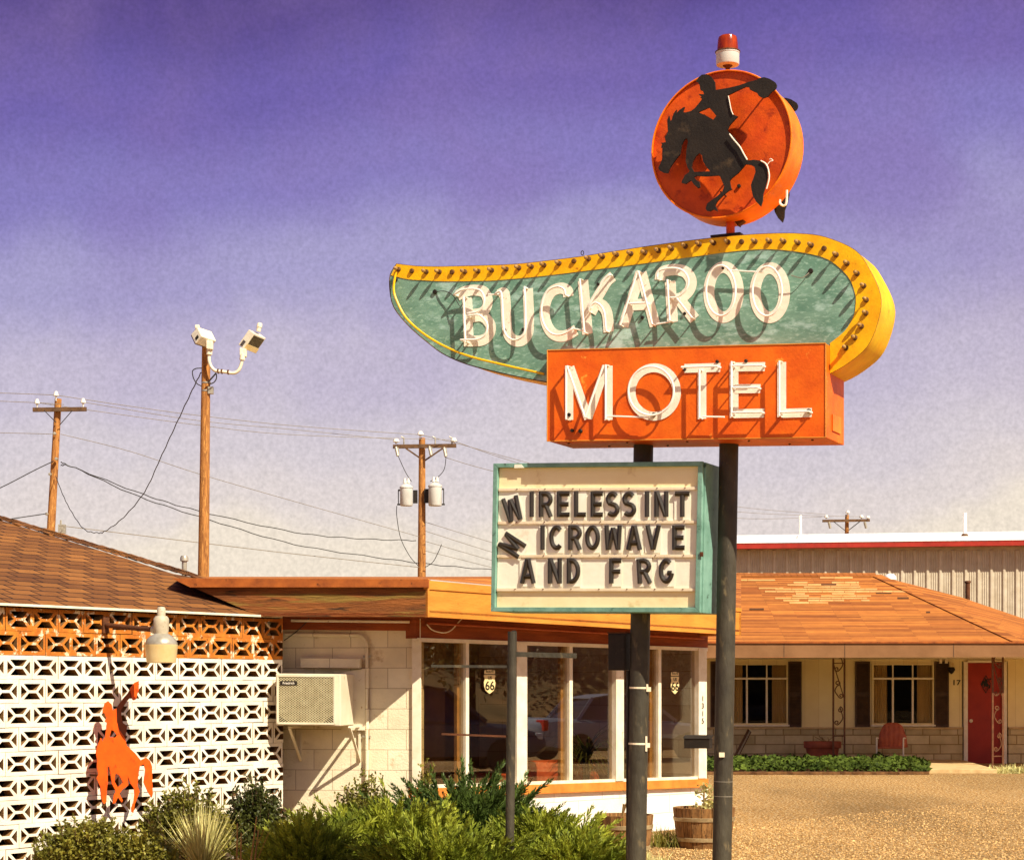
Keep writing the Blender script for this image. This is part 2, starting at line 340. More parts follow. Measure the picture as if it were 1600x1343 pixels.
M['sill'] = mat('orange sill paint', S(218, 136, 54), S(196, 112, 42), sc=5, c3=S(110, 56, 20), sc3=24, th3=.69, bump=.2, rough=.6)
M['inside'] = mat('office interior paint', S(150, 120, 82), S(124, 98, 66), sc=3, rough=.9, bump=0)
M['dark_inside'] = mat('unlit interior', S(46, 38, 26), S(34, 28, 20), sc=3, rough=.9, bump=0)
M['ac'] = mat('cream enamel', S(228, 216, 190), S(216, 202, 172), sc=5, c3=S(170, 140, 90), sc3=14, th3=.69, bump=.08, rough=.4)
M['ac_grille'] = mat('grey grille', S(196, 184, 146), S(176, 162, 124), sc=20, bump=.1, rough=.5)
M['ac_dark'] = mat('dark grille recess', S(52, 46, 34), S(38, 34, 24), bump=0, rough=.7)
M['galv'] = mat('galvanised steel', S(178, 170, 154), S(150, 142, 126), sc=12, bump=.1, rough=.4, metal=.35, c3=S(120, 100, 70), sc3=22, th3=.68)
M['cream_metal'] = mat('cream lamp housing', S(232, 222, 198), S(214, 202, 176), sc=9, bump=.06, rough=.45, c3=S(170, 140, 96), sc3=30, th3=.72)
M['refractor'] = mat('yellowed plastic', S(236, 214, 160), S(224, 196, 136), sc=6, bump=.1, rough=.35, trans=.25)
M['lens_glass'] = mat('lamp lens', S(92, 82, 62), S(70, 62, 46), sc=16, bump=.1, rough=.15, spec=.6)
M['beacon'] = mat('amber beacon lens', S(196, 70, 8), S(150, 44, 6), sc=30, bump=.1, rough=.15, spec=.7, trans=.35, stretch=(1, 1, .3))
M['rust'] = mat('rusted pipe', S(104, 60, 32), S(74, 42, 24), sc=14, bump=.4, rough=.85)
M['cowboy'] = mat('bright orange sheet', S(244, 94, 12), S(230, 78, 10), sc=6, c3=S(196, 60, 12), sc3=14, th3=.64, bump=.1, rough=.55, c4=S(120, 50, 16), sc4=45, th4=.7, tone=(5, .85))
M['pole_wood'] = mat('creosoted pole', S(182, 122, 62), S(128, 80, 40), sc=5, stretch=(4, 4, .35), c3=S(204, 146, 78), sc3=9, th3=.58, bump=.6, bsc=24, rough=.9, c4=S(56, 32, 18), sc4=12, th4=.66)
M['arm_wood'] = mat('grey brown crossarm', S(110, 80, 54), S(80, 58, 40), sc=6, bump=.3, rough=.9)
M['wire'] = mat('wire', S(56, 52, 48), S(40, 38, 36), bump=0, rough=.6)
M['pale_wire'] = mat('bare wire', S(140, 130, 116), S(120, 110, 96), bump=0, rough=.5)
M['porcelain'] = mat('porcelain', S(224, 220, 210), S(206, 200, 188), bump=0, rough=.25)
M['siding'] = mat('cream board siding', S(240, 222, 168), S(232, 210, 154), sc=3, brick=dict(w=.3, h=9, ms=.004, off=0, mortar=S(212, 188, 136), tone=(.92, .9, .86, 1)), bump=.2, bsc=8, rough=.75)
M['stone'] = mat('tan ashlar stone', S(228, 208, 160), S(196, 174, 126), sc=3, brick=dict(w=.62, h=.2, ms=.012, off=.37, sq=.6, sqf=3, mortar=S(164, 138, 94), tone=(.7, .68, .62, 1)), bump=.7, bsc=14, rough=.9)
M['shutter'] = mat('brown shutter paint', S(84, 60, 40), S(66, 46, 30), sc=6, bump=.1, rough=.6)
M['brown_fascia'] = mat('brown fascia paint', S(136, 96, 60), S(122, 84, 50), sc=2.5, bump=.25, bsc=9, rough=.75)
M['red_door'] = mat('red door paint', S(168, 44, 22), S(146, 34, 18), sc=4, tone=(2, .8), bump=.15, bsc=14, rough=.5)
M['curtain'] = mat('beige curtain', S(238, 218, 176), S(214, 190, 146), sc=9, stretch=(6, 6, .2), bump=.2, bsc=6, rough=.9)
M['concrete'] = mat('pale concrete', S(206, 176, 126), S(180, 148, 100), sc=6, bump=.4, bsc=30, rough=.9)
M['iron'] = mat('brown wrought iron', S(112, 70, 40), S(88, 52, 30), sc=10, bump=.1, rough=.6)
M['brick_soil'] = mat('soil', S(120, 84, 48), S(90, 60, 34), sc=8, bump=.8, bsc=20, rough=1)
M['terracotta'] = mat('terracotta red paint', S(160, 80, 48), S(138, 64, 40), sc=6, bump=.15, rough=.65)
M['chair_red'] = mat('faded red enamel', S(186, 96, 58), S(164, 78, 48), sc=8, bump=.1, rough=.5)
M['metal_wall'] = mat('ribbed metal wall', S(190, 178, 158), S(174, 160, 138), sc=3, bump=.1, rough=.5)
M['white_roof'] = mat('white metal roof', S(246, 242, 236), S(234, 228, 218), sc=2, bump=.05, rough=.4)
M['red_trim'] = mat('red metal trim', S(164, 44, 30), S(140, 36, 24), sc=3, bump=.05, rough=.45)
M['barrel_wood'] = mat('weathered barrel oak', S(160, 116, 66), S(112, 78, 44), sc=5, stretch=(8, 8, .6), c3=S(80, 54, 30), sc3=9, th3=.6, bump=.5, bsc=30, rough=.9)
M['hoop'] = mat('barrel hoop', S(190, 170, 130), S(150, 128, 92), sc=12, bump=.2, rough=.5, metal=.3)
M['juniper'] = mat('juniper foliage', S(156, 160, 48), S(92, 108, 30), sc=2.6, bump=0, rough=.6, isl=.35, trans=.25)
M['juniper_dark'] = mat('deep juniper foliage', S(84, 102, 38), S(52, 70, 26), sc=2.6, bump=0, rough=.6, isl=.35, trans=.2)
M['boxwood'] = mat('small leaf foliage', S(136, 128, 48), S(92, 92, 34), sc=3.5, bump=0, rough=.5, isl=.4, trans=.2)
M['boxwood_dark'] = mat('dark small leaf foliage', S(80, 84, 34), S(52, 58, 22), sc=3.5, bump=0, rough=.5, isl=.4, trans=.2)
M['yucca'] = mat('dry green blades', S(216, 206, 140), S(170, 164, 96), sc=3, bump=0, rough=.55, isl=.35, trans=.2)
M['ivy'] = mat('ivy leaves', S(88, 102, 36), S(46, 60, 18), sc=2.5, bump=0, rough=.7, spec=.1, isl=.55, trans=.2)
M['dry'] = mat('dry stems', S(150, 116, 66), S(110, 80, 44), sc=8, bump=.2, rough=.9)
M['bark'] = mat('bark', S(92, 66, 42), S(64, 46, 30), sc=12, bump=.5, rough=.9)
M['tree_leaf'] = mat('tree leaves', S(140, 124, 72), S(98, 88, 50), sc=2, bump=0, rough=.6, isl=.4, trans=.2)
M['pane'] = glass('office glass', (.9, .84, .72, 1), .2)
M['pane_wing'] = glass('room glass', (.92, .88, .78, 1), -.025)
M['shield'] = mat('cream shield', S(236, 210, 150), S(226, 198, 136), bump=0, rough=.5)
M['ink'] = mat('black ink', S(34, 26, 18), S(24, 18, 12), bump=0, rough=.6)
M['sofa'] = mat('rust upholstery', S(206, 100, 60), S(170, 78, 46), sc=6, bump=.3, bsc=20, rough=.8)
# ================================================================== THE ROADSIDE SIGN
yaw = math.radians(25)
SX, SN = V((math.cos(yaw), -math.sin(yaw), 0)), V((-math.sin(yaw), -math.cos(yaw), 0))
OA = at(1000, 560, 12.5)
def sp(px, py, off=0.0): return onp(px, py, OA + SN * off, SN)
def z(ox, oy, k, pts): return [(ox + x / k, oy + y / k) for x, y in pts]
# ---- posts
def sign_post(p_top, p_bot, r, off, label, top_extra=0):
    a, b = sp(*p_top, off), sp(*p_bot, off); d = (a - b).normalized()
    base = b - d * (b.z / d.z); top = a + d * top_extra
    t = thing('sign_post', base, label, 'sign post', 'black posts carrying the motel sign')
    pts = [base + (top - base) * (i / 14) for i in range(15)]
    MB().tube(pts, r, 24).build('post_shaft', M['black_metal'], t, smooth=True)
    MB().tube([base - d * .02, base + d * .05], r * 1.5, 20).build('collar', M['rust'], t, smooth=True)
    return t, base, d
lp, lbase, ld_ = sign_post((1005.5, 690), (994, 1343), .0655, -.2, 'left black steel post running behind the letter board', .35)
rp, rbase, rd_ = sign_post((1139, 690), (1128, 1343), .0625, -.2, 'right black steel post passing beside the letter board edge', .35)
def on_post(base, d, py, off=-.2):
    zz = lambda t: base + d * t
    lo, hi = 0.0, 6.0
    for _ in range(40):
        mid = (lo + hi) / 2; p = zz(mid); yy = HY - (p.z - EYE) / p.y * F
        if yy > py: lo = mid
        else: hi = mid
    return zz(lo)
for py in (1074, 1161):
    c = on_post(lbase, ld_, py)
    m = MB(); m.tube([c - ld_ * .006, c + ld_ * .006], .068, 20)
    q = c + V((.05, -.05, 0)); m.box(q, (.012, .012, .05 if py == 1074 else .1)); m.box(q + V((.012, 0, -.01)), (.025, .01, .03))
    m.build('strap', M['rail'], lp)
c = on_post(rbase, rd_, 1178); MB().box(c + V((-.02, -.064, 0)), (.035, .02, .03)).build('bracket_stub', M['rail'], rp)
for py in (1220, 1243):
    c = on_post(rbase, rd_, py); MB().tube([c - rd_ * .0015, c + rd_ * .0015], .0634, 24).build('weld_seam', M['galv'], rp)
# ---- junction box on the left post
bc = on_post(lbase, ld_, 1018) ; bx = sp(969, 1018, -.2)
jb = thing('junction_box', bx, 'dark metal junction box bolted to the left sign post', 'electrical box')
w_ = .125
MB().box(bx, (w_, .12, .245), SX, -SN).build('box_body', M['black'], jb, bevel=.004)
MB().box(bx + SN * .063, (w_ * .9, .006, .225), SX, -SN).build('box_cover', M['black'], jb, bevel=.002)
MB().box(bx + V((0, 0, .126)), (w_ * 1.06, .135, .008), SX, -SN).build('lid', M['rust'], jb)
q = [sp(981, y, -.17) for y in (1047, 1150, 1250, 1343)]; q.append(V((q[-1].x, q[-1].y, 0)))
MB().tube(q, .012, 8).build('conduit', M['black'], jb, smooth=True)
# ---- arrow shaped upper sign
A_OUT = [(620, 412.5), (650, 416), (687, 417), (725, 416), (800, 413.5), (862, 407), (910, 401), (955, 394), (1000, 387), (1077, 376.5), (1140, 369.5), (1200, 365.5), (1250, 365.5), (1290, 371),
         (1335.7, 391), (1358, 420), (1375.5, 460), (1374, 494), (1359, 535), (1335, 560), (1297, 583), (1250, 596), (1180, 606), (1080, 612), (980, 610), (900, 603),
         (855, 597), (817, 590), (775, 581), (730, 569), (695, 554), (670, 536), (640, 510), (617, 482), (610, 457), (610, 430)]
BOR = [(611, 430), (636, 436), (662, 438), (687, 439.3), (712, 439.5), (745, 439), (775, 438), (837, 432.5), (900, 425), (1000, 412.5), (1077, 402), (1154, 392), (1205, 389.5), (1256, 395), (1295, 406), (1325, 432), (1336, 458), (1337, 478), (1333, 496), (1320, 517), (1297, 536)]
ao = sp(1000, 500); AT = .36
arrow = thing('arrow_sign', ao, 'big green boomerang shaped motel name sign edged in yellow', 'sign')
to = lambda x, y: sp(x, y)
dense = [(p.x, p.y) for p in spline([(x, y, 0) for x, y in A_OUT[:26]], 4)] + [(p.x, p.y) for p in spline([(x, y, 0) for x, y in A_OUT[26:] + A_OUT[:1]], 4)][:-1]
pts = [sp(x, y) for x, y in dense]
fm = MB(); fm.poly([p for p in pts])
me_face = filled([dense], .004, lambda x, y: sp(x, y), SN); me_face.build('face_panel', M['green'], arrow)
wall = MB(); n = len(pts)
wall.add([p - SN * .001 for p in pts] + [p - SN * AT for p in pts], [(i, (i + 1) % n, (i + 1) % n + n, i + n) for i in range(n)] + [tuple(range(2 * n - 1, n - 1, -1))])
wall.build('side_band', M['yellow'], arrow, smooth=50)
bord = [p for p in dense if True]
top_i = [p for p in dense if p[1] < 590 and not (p[0] < 900 and p[1] > 440) ]
cut = dense[:next(i for i, p in enumerate(dense) if p[0] < 1300 and p[1] > 570)]
bpoly = cut + [(1297, 583)] + [(p.x, p.y) for p in spline([(x, y, 0) for x, y in BOR[::-1]], 3)]
filled([bpoly], .003, lambda x, y: sp(x, y, .0045), SN).build('border_band', M['yellow'], arrow)
# raised edge bead along the outline
MB().tube([p + SN * .004 for p in pts], .0035, 5, closed=True).build('edge_bead', M['socket'], arrow)
pth = spline([sp(x, y, .03) for x, y in [(618.7, 425), (615, 450), (620, 470), (637.5, 500), (675, 530), (725, 553.7), (787.5, 570), (850, 584)]], 5)
MB().tube(pth, .008, 8).build('neon_tube', M['ytube'], arrow, smooth=True)
# name letters: painted strokes and the glass tube in front of each
def letter(parent, strokes, w, off, mat_=None, stand=.059, tw=.0072, name='letter', curves=None, glass_=True, tubeshift=0):
    m = MB(); g = MB(); i = 0
    for st in strokes:
        closed = st[0] == 'o'; path = st[1:] if isinstance(st[0], str) else st
        if isinstance(st[0], str): path = [(p.x, p.y) for p in spline([(x, y, 0) for x, y in path], 6, closed=closed)]
        P = [sp(x, y, off) for x, y in path]
        if closed:     # paint the loop in two halves so that nothing overlaps
            m.ribbon(P, w, .0015, SN, .0045 + i * .0009, closed=True)
        else: m.ribbon(P, w, .0015, SN, .0045 + i * .0009)
        i += 1
        if glass_:
            Pt = [p + SN * stand for p in P]
            if closed: g.tube(Pt, tw, 7, closed=True)
            else: g.tube([P[0] + SN * .004] + Pt + [P[-1] + SN * .004], tw, 7)
    o = m.build(name, mat_ or M['letter'], parent, fix=True)
    if glass_: g.build('neon_tube', M['tube'], o, smooth=True)
    return o
k7 = lambda pts: z(700, 400, 6.154, pts); k8 = lambda pts: z(950, 390, 5.333, pts)
LW = .073
def ring(cx, cy, rx, ry, n=14, tilt=0): return [(cx + rx * math.cos(2 * math.pi * i / n + .3) , cy + ry * math.sin(2 * math.pi * i / n + .3)) for i in range(n)]
letter(arrow, [k7([(187, 405), (203, 840)]), ['s'] + k7([(95, 385), (160, 345), (250, 330), (345, 345), (385, 420), (372, 500), (320, 550), (225, 565)]), ['s'] + k7([(225, 590), (330, 580), (400, 640), (415, 710), (385, 780), (310, 815), (160, 818)])], LW, 0)
letter(arrow, [['s'] + k7([(490, 375), (535, 355), (553, 400), (562, 560), (575, 720), (610, 790), (670, 820), (735, 800), (775, 730), (780, 560), (770, 315)])], LW, 0)
letter(arrow, [['s'] + k7([(1160, 390), (1150, 335), (1085, 310), (1000, 345), (950, 430), (932, 540), (950, 650), (1000, 735), (1070, 770), (1150, 760), (1235, 710)])], LW, 0)
letter(arrow, [k7([(1300, 235), (1345, 750)]), ['s'] + k7([(1590, 195), (1530, 250), (1470, 350), (1380, 500)]), ['s'] + k7([(1380, 545), (1430, 470), (1490, 480), (1535, 560), (1550, 730)])], LW, 0)
letter(arrow, [k8([(275, 190), (130, 640)]), k8([(280, 195), (395, 635)]), k8([(205, 462), (345, 455)])], LW, 0)
letter(arrow, [k8([(520, 265), (540, 605)]), ['s'] + k8([(435, 255), (455, 190), (560, 168), (650, 190), (695, 260), (680, 340), (610, 405), (545, 415)]), k8([(600, 420), (725, 580)])], LW, 0)
letter(arrow, [['o'] + k8(ring(965, 355, 122, 208))], LW, 0)
letter(arrow, [['o'] + k8(ring(1350, 360, 122, 205))], LW, 0)
# cross-over glass between letters
for a_, b_ in (((763, 459.5), (781, 461)), ((896, 513), (914, 517)), ((1136, 422), (1192, 425)), ((1026, 506), (1046, 503))):
    MB().tube([sp(*a_, .05), sp(*b_, .05)], .005, 6).build('jumper_tube', M['tube'], arrow, smooth=True)
MB().tube(spline([sp(1236, 430, .05), sp(1252, 434, .04), sp(1262, 428, .02), sp(1267, 423, .004)], 5), .003, 5).build('lead_wire', M['pale_wire'], arrow)
MB().tube(spline([sp(680, 456, .004), sp(695, 455, .03), sp(708, 462, .04), sp(718, 478, .05)], 5), .003, 5).build('lead_wire', M['wire'], arrow)
for x, y, r in ((680, 456, 4), (1267, 423.5, 4), (619, 437, 3.2), (935, 444, 2.6), (789, 516, 3), (818, 515, 3), (1004, 496, 3), (1070, 490, 2.6), (1130, 419, 2.2)):
    MB().lathe([(r / 240, 0), (r / 240, .008), (r / 300, .012), (0, .012)], sp(x, y, .0045), SN, 10).build('hole_grommet', M['black'], arrow)
# running lamps in the yellow border
mid = [(p.x, p.y) for p in spline([(x, y, 0) for x, y in [(623, 421), (657, 424.5), (697, 425), (737, 424.5), (780, 421.5), (827, 417), (874, 411.5), (920, 404.5), (964, 398), (1008, 395), (1050, 388.5), (1093, 382), (1138, 378.5), (1180, 377.5), (1225, 377.5), (1262, 382), (1295, 391), (1314, 404), (1333, 420), (1347, 439), (1353, 463), (1354, 484), (1348, 505), (1339, 523), (1325, 541), (1306, 555)]], 12)]
acc = 0; step = 19.5; lamps = [mid[0]]
for a_, b_ in zip(mid, mid[1:]):
    acc += math.hypot(b_[0] - a_[0], b_[1] - a_[1])
    if acc >= step + .0016 * max(0, b_[0] - 700): lamps.append(b_); acc = 0
rr = random.Random(4)
for x, y in lamps:
    p = sp(x, y, .008)
    dead = rr.random() < .14
    b = MB().lathe([(.017, 0), (.0165, .01), (.012, .014), (0, .014)], p, SN, 12).build('lamp_holder', M['socket'], arrow, smooth=True)
    if not dead:
        MB().tube([p + SX * .004, p + SX * .004 + SN * .03], .0022, 5).tube([p - SX * .004, p - SX * .004 + SN * .03], .0022, 5).lathe([(.004, .026), (.011, .034), (.014, .046), (.0125, .058), (.007, .068), (0, .07)], p, SN, 10).build('bulb', M['bulb'], b, smooth=True)
e = sp(910, 398, -.1); MB().tube([e + V((0, 0, .012 + .014 * math.sin(a))) + SX * .01 * math.cos(a) for a in [i * .628 for i in range(10)]], .003, 5, closed=True).build('lifting_eye', M['black'], arrow)
# ---- MOTEL box
MO = .10
mo_c = [sp(855.3, 547.2, MO), sp(1290, 536.2, MO), sp(1290, 683, MO), sp(855, 689, MO)]
box = thing('box_sign', sp(1070, 690, MO), 'orange rectangular box sign lettered MOTEL under the green sign', 'sign')
MD = .43
MB().prism(mo_c, -SN * MD).build('cabinet', M['orange'], box, bevel=.004)
fr = MB()
for a_, b_ in zip(mo_c, mo_c[1:] + mo_c[:1]): fr.tube([a_ + SN * .001, b_ + SN * .001], .004, 6)
fr.build('edge_bead', M['fascia'], box)
r0 = mo_c[1] - SN * .06; 
pp = [mo_c[1] + (mo_c[2] - mo_c[1]) * u - SN * v + SX * .004 for u, v in ((.72, .14), (.72, .33), (.9, .33), (.9, .14))]
MB().prism(pp, SX * .004).build('access_plate', M['disc_rim'], box, bevel=.001)
bt = MB()
for i in range(9):
    p = mo_c[3] + (mo_c[2] - mo_c[3]) * (.06 + .11 * i) - SN * (.1 + .2 * (i % 2)); bt.lathe([(.008, 0), (.008, .006), (0, .008)], p + V((0, 0, -.001)), -ZA, 8)
bt.build('rivet', M['socket'], box)
k4 = lambda pts: z(840, 520, 3.2, pts)
MW = .056
letter(box, [k4([(160, 172), (160, 436)]), k4([(165, 172), (255, 428)]), k4([(255, 428), (346, 168)]), k4([(357, 166), (357, 436)])], MW, MO)
letter(box, [['o'] + k4(ring(584, 296, 113, 121))], MW, MO)
letter(box, [k4([(735, 178), (915, 173)]), k4([(824, 190), (824, 430)])], MW, MO)
letter(box, [k4([(984, 150), (984, 424)]), k4([(990, 171), (1138, 169)]), k4([(990, 280), (1115, 279)]), k4([(990, 404), (1135, 401)])], MW, MO)
letter(box, [k4([(1222, 147), (1222, 420)]), k4([(1228, 402), (1372, 398)])], MW, MO)
for a_, b_ in (((346, 415), (560, 422)), ((825, 418), (935, 420))):
    MB().tube([sp(*k4([a_])[0], MO + .05), sp(*k4([b_])[0], MO + .05)], .0055, 6).build('jumper_tube', M['tube'], box, smooth=True)
for x, y, r in ((894.5, 672.5, 3), (907.5, 673.5, 3.4), (889.5, 648, 3), (1022, 648, 3.4), (1264, 642, 3.4), (1121, 565, 2.6), (1166, 564, 2.6), (1070, 577, 2.6)):
    MB().lathe([(r / 240, 0), (r / 240, .012), (r / 330, .016), (0, .016)], sp(x, y, MO + .0075), SN, 10).build('hole_grommet', M['black'], box)
# ---- round sign with bucking horse
def zz1(p): return z(1020, 100, 8.394, p)
def zz2(p): return z(1020, 200, 8.394, p)
def zz3(p): return z(1120, 100, 9.593, p)
def zz4(p): return z(1120, 220, 9.593, p)
HORSE = zz1([(830, 350), (1000, 322), (1150, 286)]) + zz3([(480, 280), (600, 250), (650, 222), (720, 208), (800, 232), (850, 262), (885, 285), (905, 325), (900, 360), (880, 392), (840, 420), (800, 462), (770, 500), (700, 520), (640, 490), (610, 440), (560, 420), (505, 392), (492, 352), (440, 352), (330, 402), (172, 480), (190, 560), (215, 690), (250, 765), (325, 795), (270, 850), (200, 930), (165, 1005), (250, 1080), (340, 1200), (400, 1320)]) + \
    zz4([(350, 90), (400, 190), (460, 285), (490, 303), (560, 293), (650, 303), (720, 350), (765, 430), (770, 560), (735, 700), (700, 800), (695, 900), (668, 990), (600, 920), (550, 830), (530, 740), (520, 670), (560, 565), (590, 470), (575, 400), (520, 368), (440, 360), (410, 400), (330, 490), (230, 570), (202, 610), (215, 690), (232, 735)]) + \
    zz2([(1050, 810), (1000, 832), (930, 890), (855, 965), (825, 1020), (860, 1100), (800, 1072), (760, 1098), (715, 1090), (703, 1060), (720, 1000), (780, 952), (860, 895), (920, 840), (945, 770), (920, 710), (890, 640), (870, 630), (700, 640), (590, 632), (548, 650), (575, 690), (620, 712), (628, 780), (600, 795), (545, 745), (512, 690), (490, 705), (440, 740), (385, 725), (397, 690), (430, 625), (480, 590), (492, 570), (462, 520), (440, 440), (450, 300), (472, 170), (455, 140), (425, 158), (385, 230), (365, 350), (300, 432), (240, 520), (205, 598), (150, 592), (100, 565), (80, 530), (110, 470), (130, 420), (135, 270), (118, 265), (132, 220), (113, 203), (178, 195), (168, 130), (190, 90)]) + \
    zz1([(207, 900), (198, 740), (222, 685), (240, 765), (258, 735), (280, 660), (322, 606), (312, 660), (360, 610), (425, 568), (402, 640), (440, 645), (515, 622), (560, 588), (645, 485), (655, 462), (630, 450), (648, 436), (605, 405), (680, 405), (668, 365), (632, 350), (625, 290), (600, 250), (572, 237), (605, 190), (650, 150), (715, 143), (775, 175), (822, 245)])
HH = [zz1([(605, 640), (745, 577), (790, 625), (842, 690), (802, 738), (715, 690)]), zz2([(545, 580), (515, 520), (530, 450), (570, 380), (620, 335), (655, 370), (665, 440), (715, 520), (760, 575), (560, 585)])]
DO = .06
dc = sp(1126, 225.5, DO); dr = 114.2 / F * dc.y; DD = .27
disc = thing('disc_sign', sp(1141, 368, -.08), 'round orange sign with a black bucking horse and rider', 'sign')
UZ = V((0, 0, 1))
def circ(r, n=72): return [dc + (SX * math.cos(2 * math.pi * i / n) + UZ * math.sin(2 * math.pi * i / n)) * r for i in range(n)]
C = circ(dr); n = len(C)
MB().poly([p - SN * .012 for p in circ(dr - .002)]).build('disc_face', M['disc'], disc)
rim = MB(); Ci = circ(dr - .006)
rim.add(C + [p - SN * DD for p in C], [(i, (i + 1) % n, (i + 1) % n + n, i + n) for i in range(n)])
rim.add([p - SN * (DD - .012) for p in circ(dr - .002)], [tuple(range(n - 1, -1, -1))])
rim.build('rim', M['disc_rim'], disc, smooth=50, fix=False)
MB().tube([p for p in C], .006, 6, closed=True).build('rim_bead', M['disc_rim'], disc)
MB().tube([sp(1141, 334, -.09), sp(1141.5, 372, -.09)], .028, 14).build('stem', M['disc'], disc, smooth=True)
MB().box(sp(1157, 347, -.12), (.05, .05, .03), (SX + UZ * .6).normalized(), SN, (UZ - SX * .6).normalized()).build('clip', M['rust'], disc)
MB().box(sp(1137, 369, -.09), (.2, .1, .012), SX, SN).build('mounting_foot', M['black'], disc)
HO = DO + .095
hs = filled([HORSE] + HH, .014, lambda x, y: sp(x, y, HO), SN)
ho = hs.build('rider_cutout', M['black'], disc, label='black cutout of a hatless rider on a bucking horse')
hb = ho.copy(); COL.objects.link(hb); hb.parent = disc; hb.location = -SN * (DD + .19)
st = MB()
for x, y in ((1100, 180), (1138, 262), (1070, 215), (1126, 300), (1195, 132), (1190, 275)):
    a_ = sp(x, y, HO); st.tube([a_, a_ - SN * .11], .006, 6)
st.build('standoff', M['rust'], disc)
# neon along rump and tail, and the loose hooked ends
def gt(path, r): MB().tube(path, r * .7, 6).build('neon_tube', M['letter'], disc, smooth=True)
gt(spline([sp(x, y, HO + .03) for x, y in zz4([(190, -100), (268, 0), (345, 90), (400, 190), (455, 285)])], 4), .006)
gt(spline([sp(x, y, HO + .02) for x, y in zz4([(660, 300), (730, 340), (770, 420), (785, 560), (745, 720)])], 4), .006)
gt(spline([sp(x, y, HO) for x, y in zz4([(755, 360), (800, 310), (840, 300), (815, 272), (790, 280)])], 4), .004)
gt(spline([sp(x, y, -.1) for x, y in zz4([(1050, 740), (1048, 880), (1030, 960), (985, 970), (945, 930), (950, 880)])], 4), .011)
gt(spline([sp(x, y, HO + .02) for x, y in zz3([(172, 480), (190, 560), (215, 690), (245, 760)])], 4), .004)
MB().lathe([(.012, 0), (.012, .01), (0, .012)], sp(1155, 291, DO - .01), SN, 10).build('hole_grommet', M['black'], disc)
# ---- beacon on top
bb = sp(1137, 110, -.07)
bea = thing('warning_beacon', bb, 'amber domed warning beacon on top of the round sign', 'beacon lamp')
s_ = bb.y / F
MB().lathe([(.012, 0), (.016, 4 * s_), (8 * s_, 7 * s_), (9 * s_, 8 * s_)], bb, ZA, 16).build('stem', M['rust'], bea, smooth=True)
MB().lathe([(8 * s_, 7 * s_), (17.5 * s_, 8 * s_), (18.2 * s_, 10 * s_), (18.2 * s_, 25 * s_), (18.8 * s_, 25.5 * s_), (18.8 * s_, 27.5 * s_), (16.5 * s_, 28.5 * s_)], bb, ZA, 28).build('base', M['pale_grey'], bea, smooth=True)
MB().tube([bb + V((math.cos(a), math.sin(a), 0)) * 19 * s_ + ZA * 28.5 * s_ for a in [i * .2618 for i in range(24)]], .004, 6, closed=True).build('clamp_ring', M['socket'], bea)
MB().lathe([(16.5 * s_, 28.5 * s_), (16 * s_, 38 * s_), (15 * s_, 48 * s_), (14 * s_, 51.5 * s_), (11 * s_, 53.5 * s_), (0, 54 * s_)], bb, ZA, 28).build('lens', M['beacon'], bea, smooth=True)
# ---- letter board
LB = [sp(774, 724.6, .02), sp(1100.5, 721.2, .02), sp(1096, 956.8, .02), sp(770, 955, .02)]
board = thing('letter_board', sp(935, 956, .02), 'teal framed changeable letter board below the MOTEL box', 'sign board')
LD = .36
cab = MB().prism([p - SN * .03 for p in LB], -SN * (LD - .03)); cab.build('cabinet', M['teal'], board, bevel=.004)
k5 = lambda x, y: (760 + x / 3.902, 690 + y / 3.902)
IN = [k5(80, 160), k5(1300, 150), k5(1281, 1010), k5(64, 1008)]
OUT = [(774, 724.6), (1100.5, 721.2), (1096, 956.8), (770, 955)]
fr = MB()
for i in range(4):
    j = (i + 1) % 4
    fr.prism([sp(*OUT[i], -.012), sp(*OUT[j], -.012), sp(*IN[j], -.012), sp(*IN[i], -.012)], SN * .034)
fr.build('frame', M['teal'], board, bevel=.003)
MB().poly([sp(*p, -.006) for p in IN]).build('panel', M['panel_yellow'], board)
def lerp(a_, b_, t): return (a_[0] + (b_[0] - a_[0]) * t, a_[1] + (b_[1] - a_[1]) * t)
def row(y): t = (y - 160) / 850; return lerp(IN[0], IN[3], t), lerp(IN[1], IN[2], t)
l1, r1 = row(285); l2, r2 = row(893)
MB().prism([sp(*p, -.0055) for p in (l1, r1, r2, l2)], SN * .003).build('panel', M['panel_white'], board, label='whitish middle panel behind the letters')
for y in (284, 486, 690, 894):
    a_, b_ = row(y); a2, b2 = row(y + 18); m = MB()
    m.prism([sp(*p, -.002) for p in (a_, b_, b2, a2)], SN * .012)
    m.build('letter_rail', M['rail'], board, bevel=.002)
    for i in range(7):
        q = lerp(a_, b_, .09 + .14 * i); MB().lathe([(.004, 0), (.004, .004), (0, .005)], sp(q[0], q[1] + 1, .0102), SN, 6).build('rivet', M['rust'], board)
MB().prism([sp(*k5(x, y), .023) for x, y in ((172, 138), (215, 138), (230, 158), (170, 160))], SN * .002).build('corner_patch', M['panel_white'], board)
def arc(cx, cy, rx, ry, a0, a1, n=9): return [(cx + rx * math.cos(math.radians(a0 + (a1 - a0) * i / (n - 1))), cy + ry * math.sin(math.radians(a0 + (a1 - a0) * i / (n - 1)))) for i in range(n)]
T_ = .13     # inset of the stroke's middle line, in letter heights
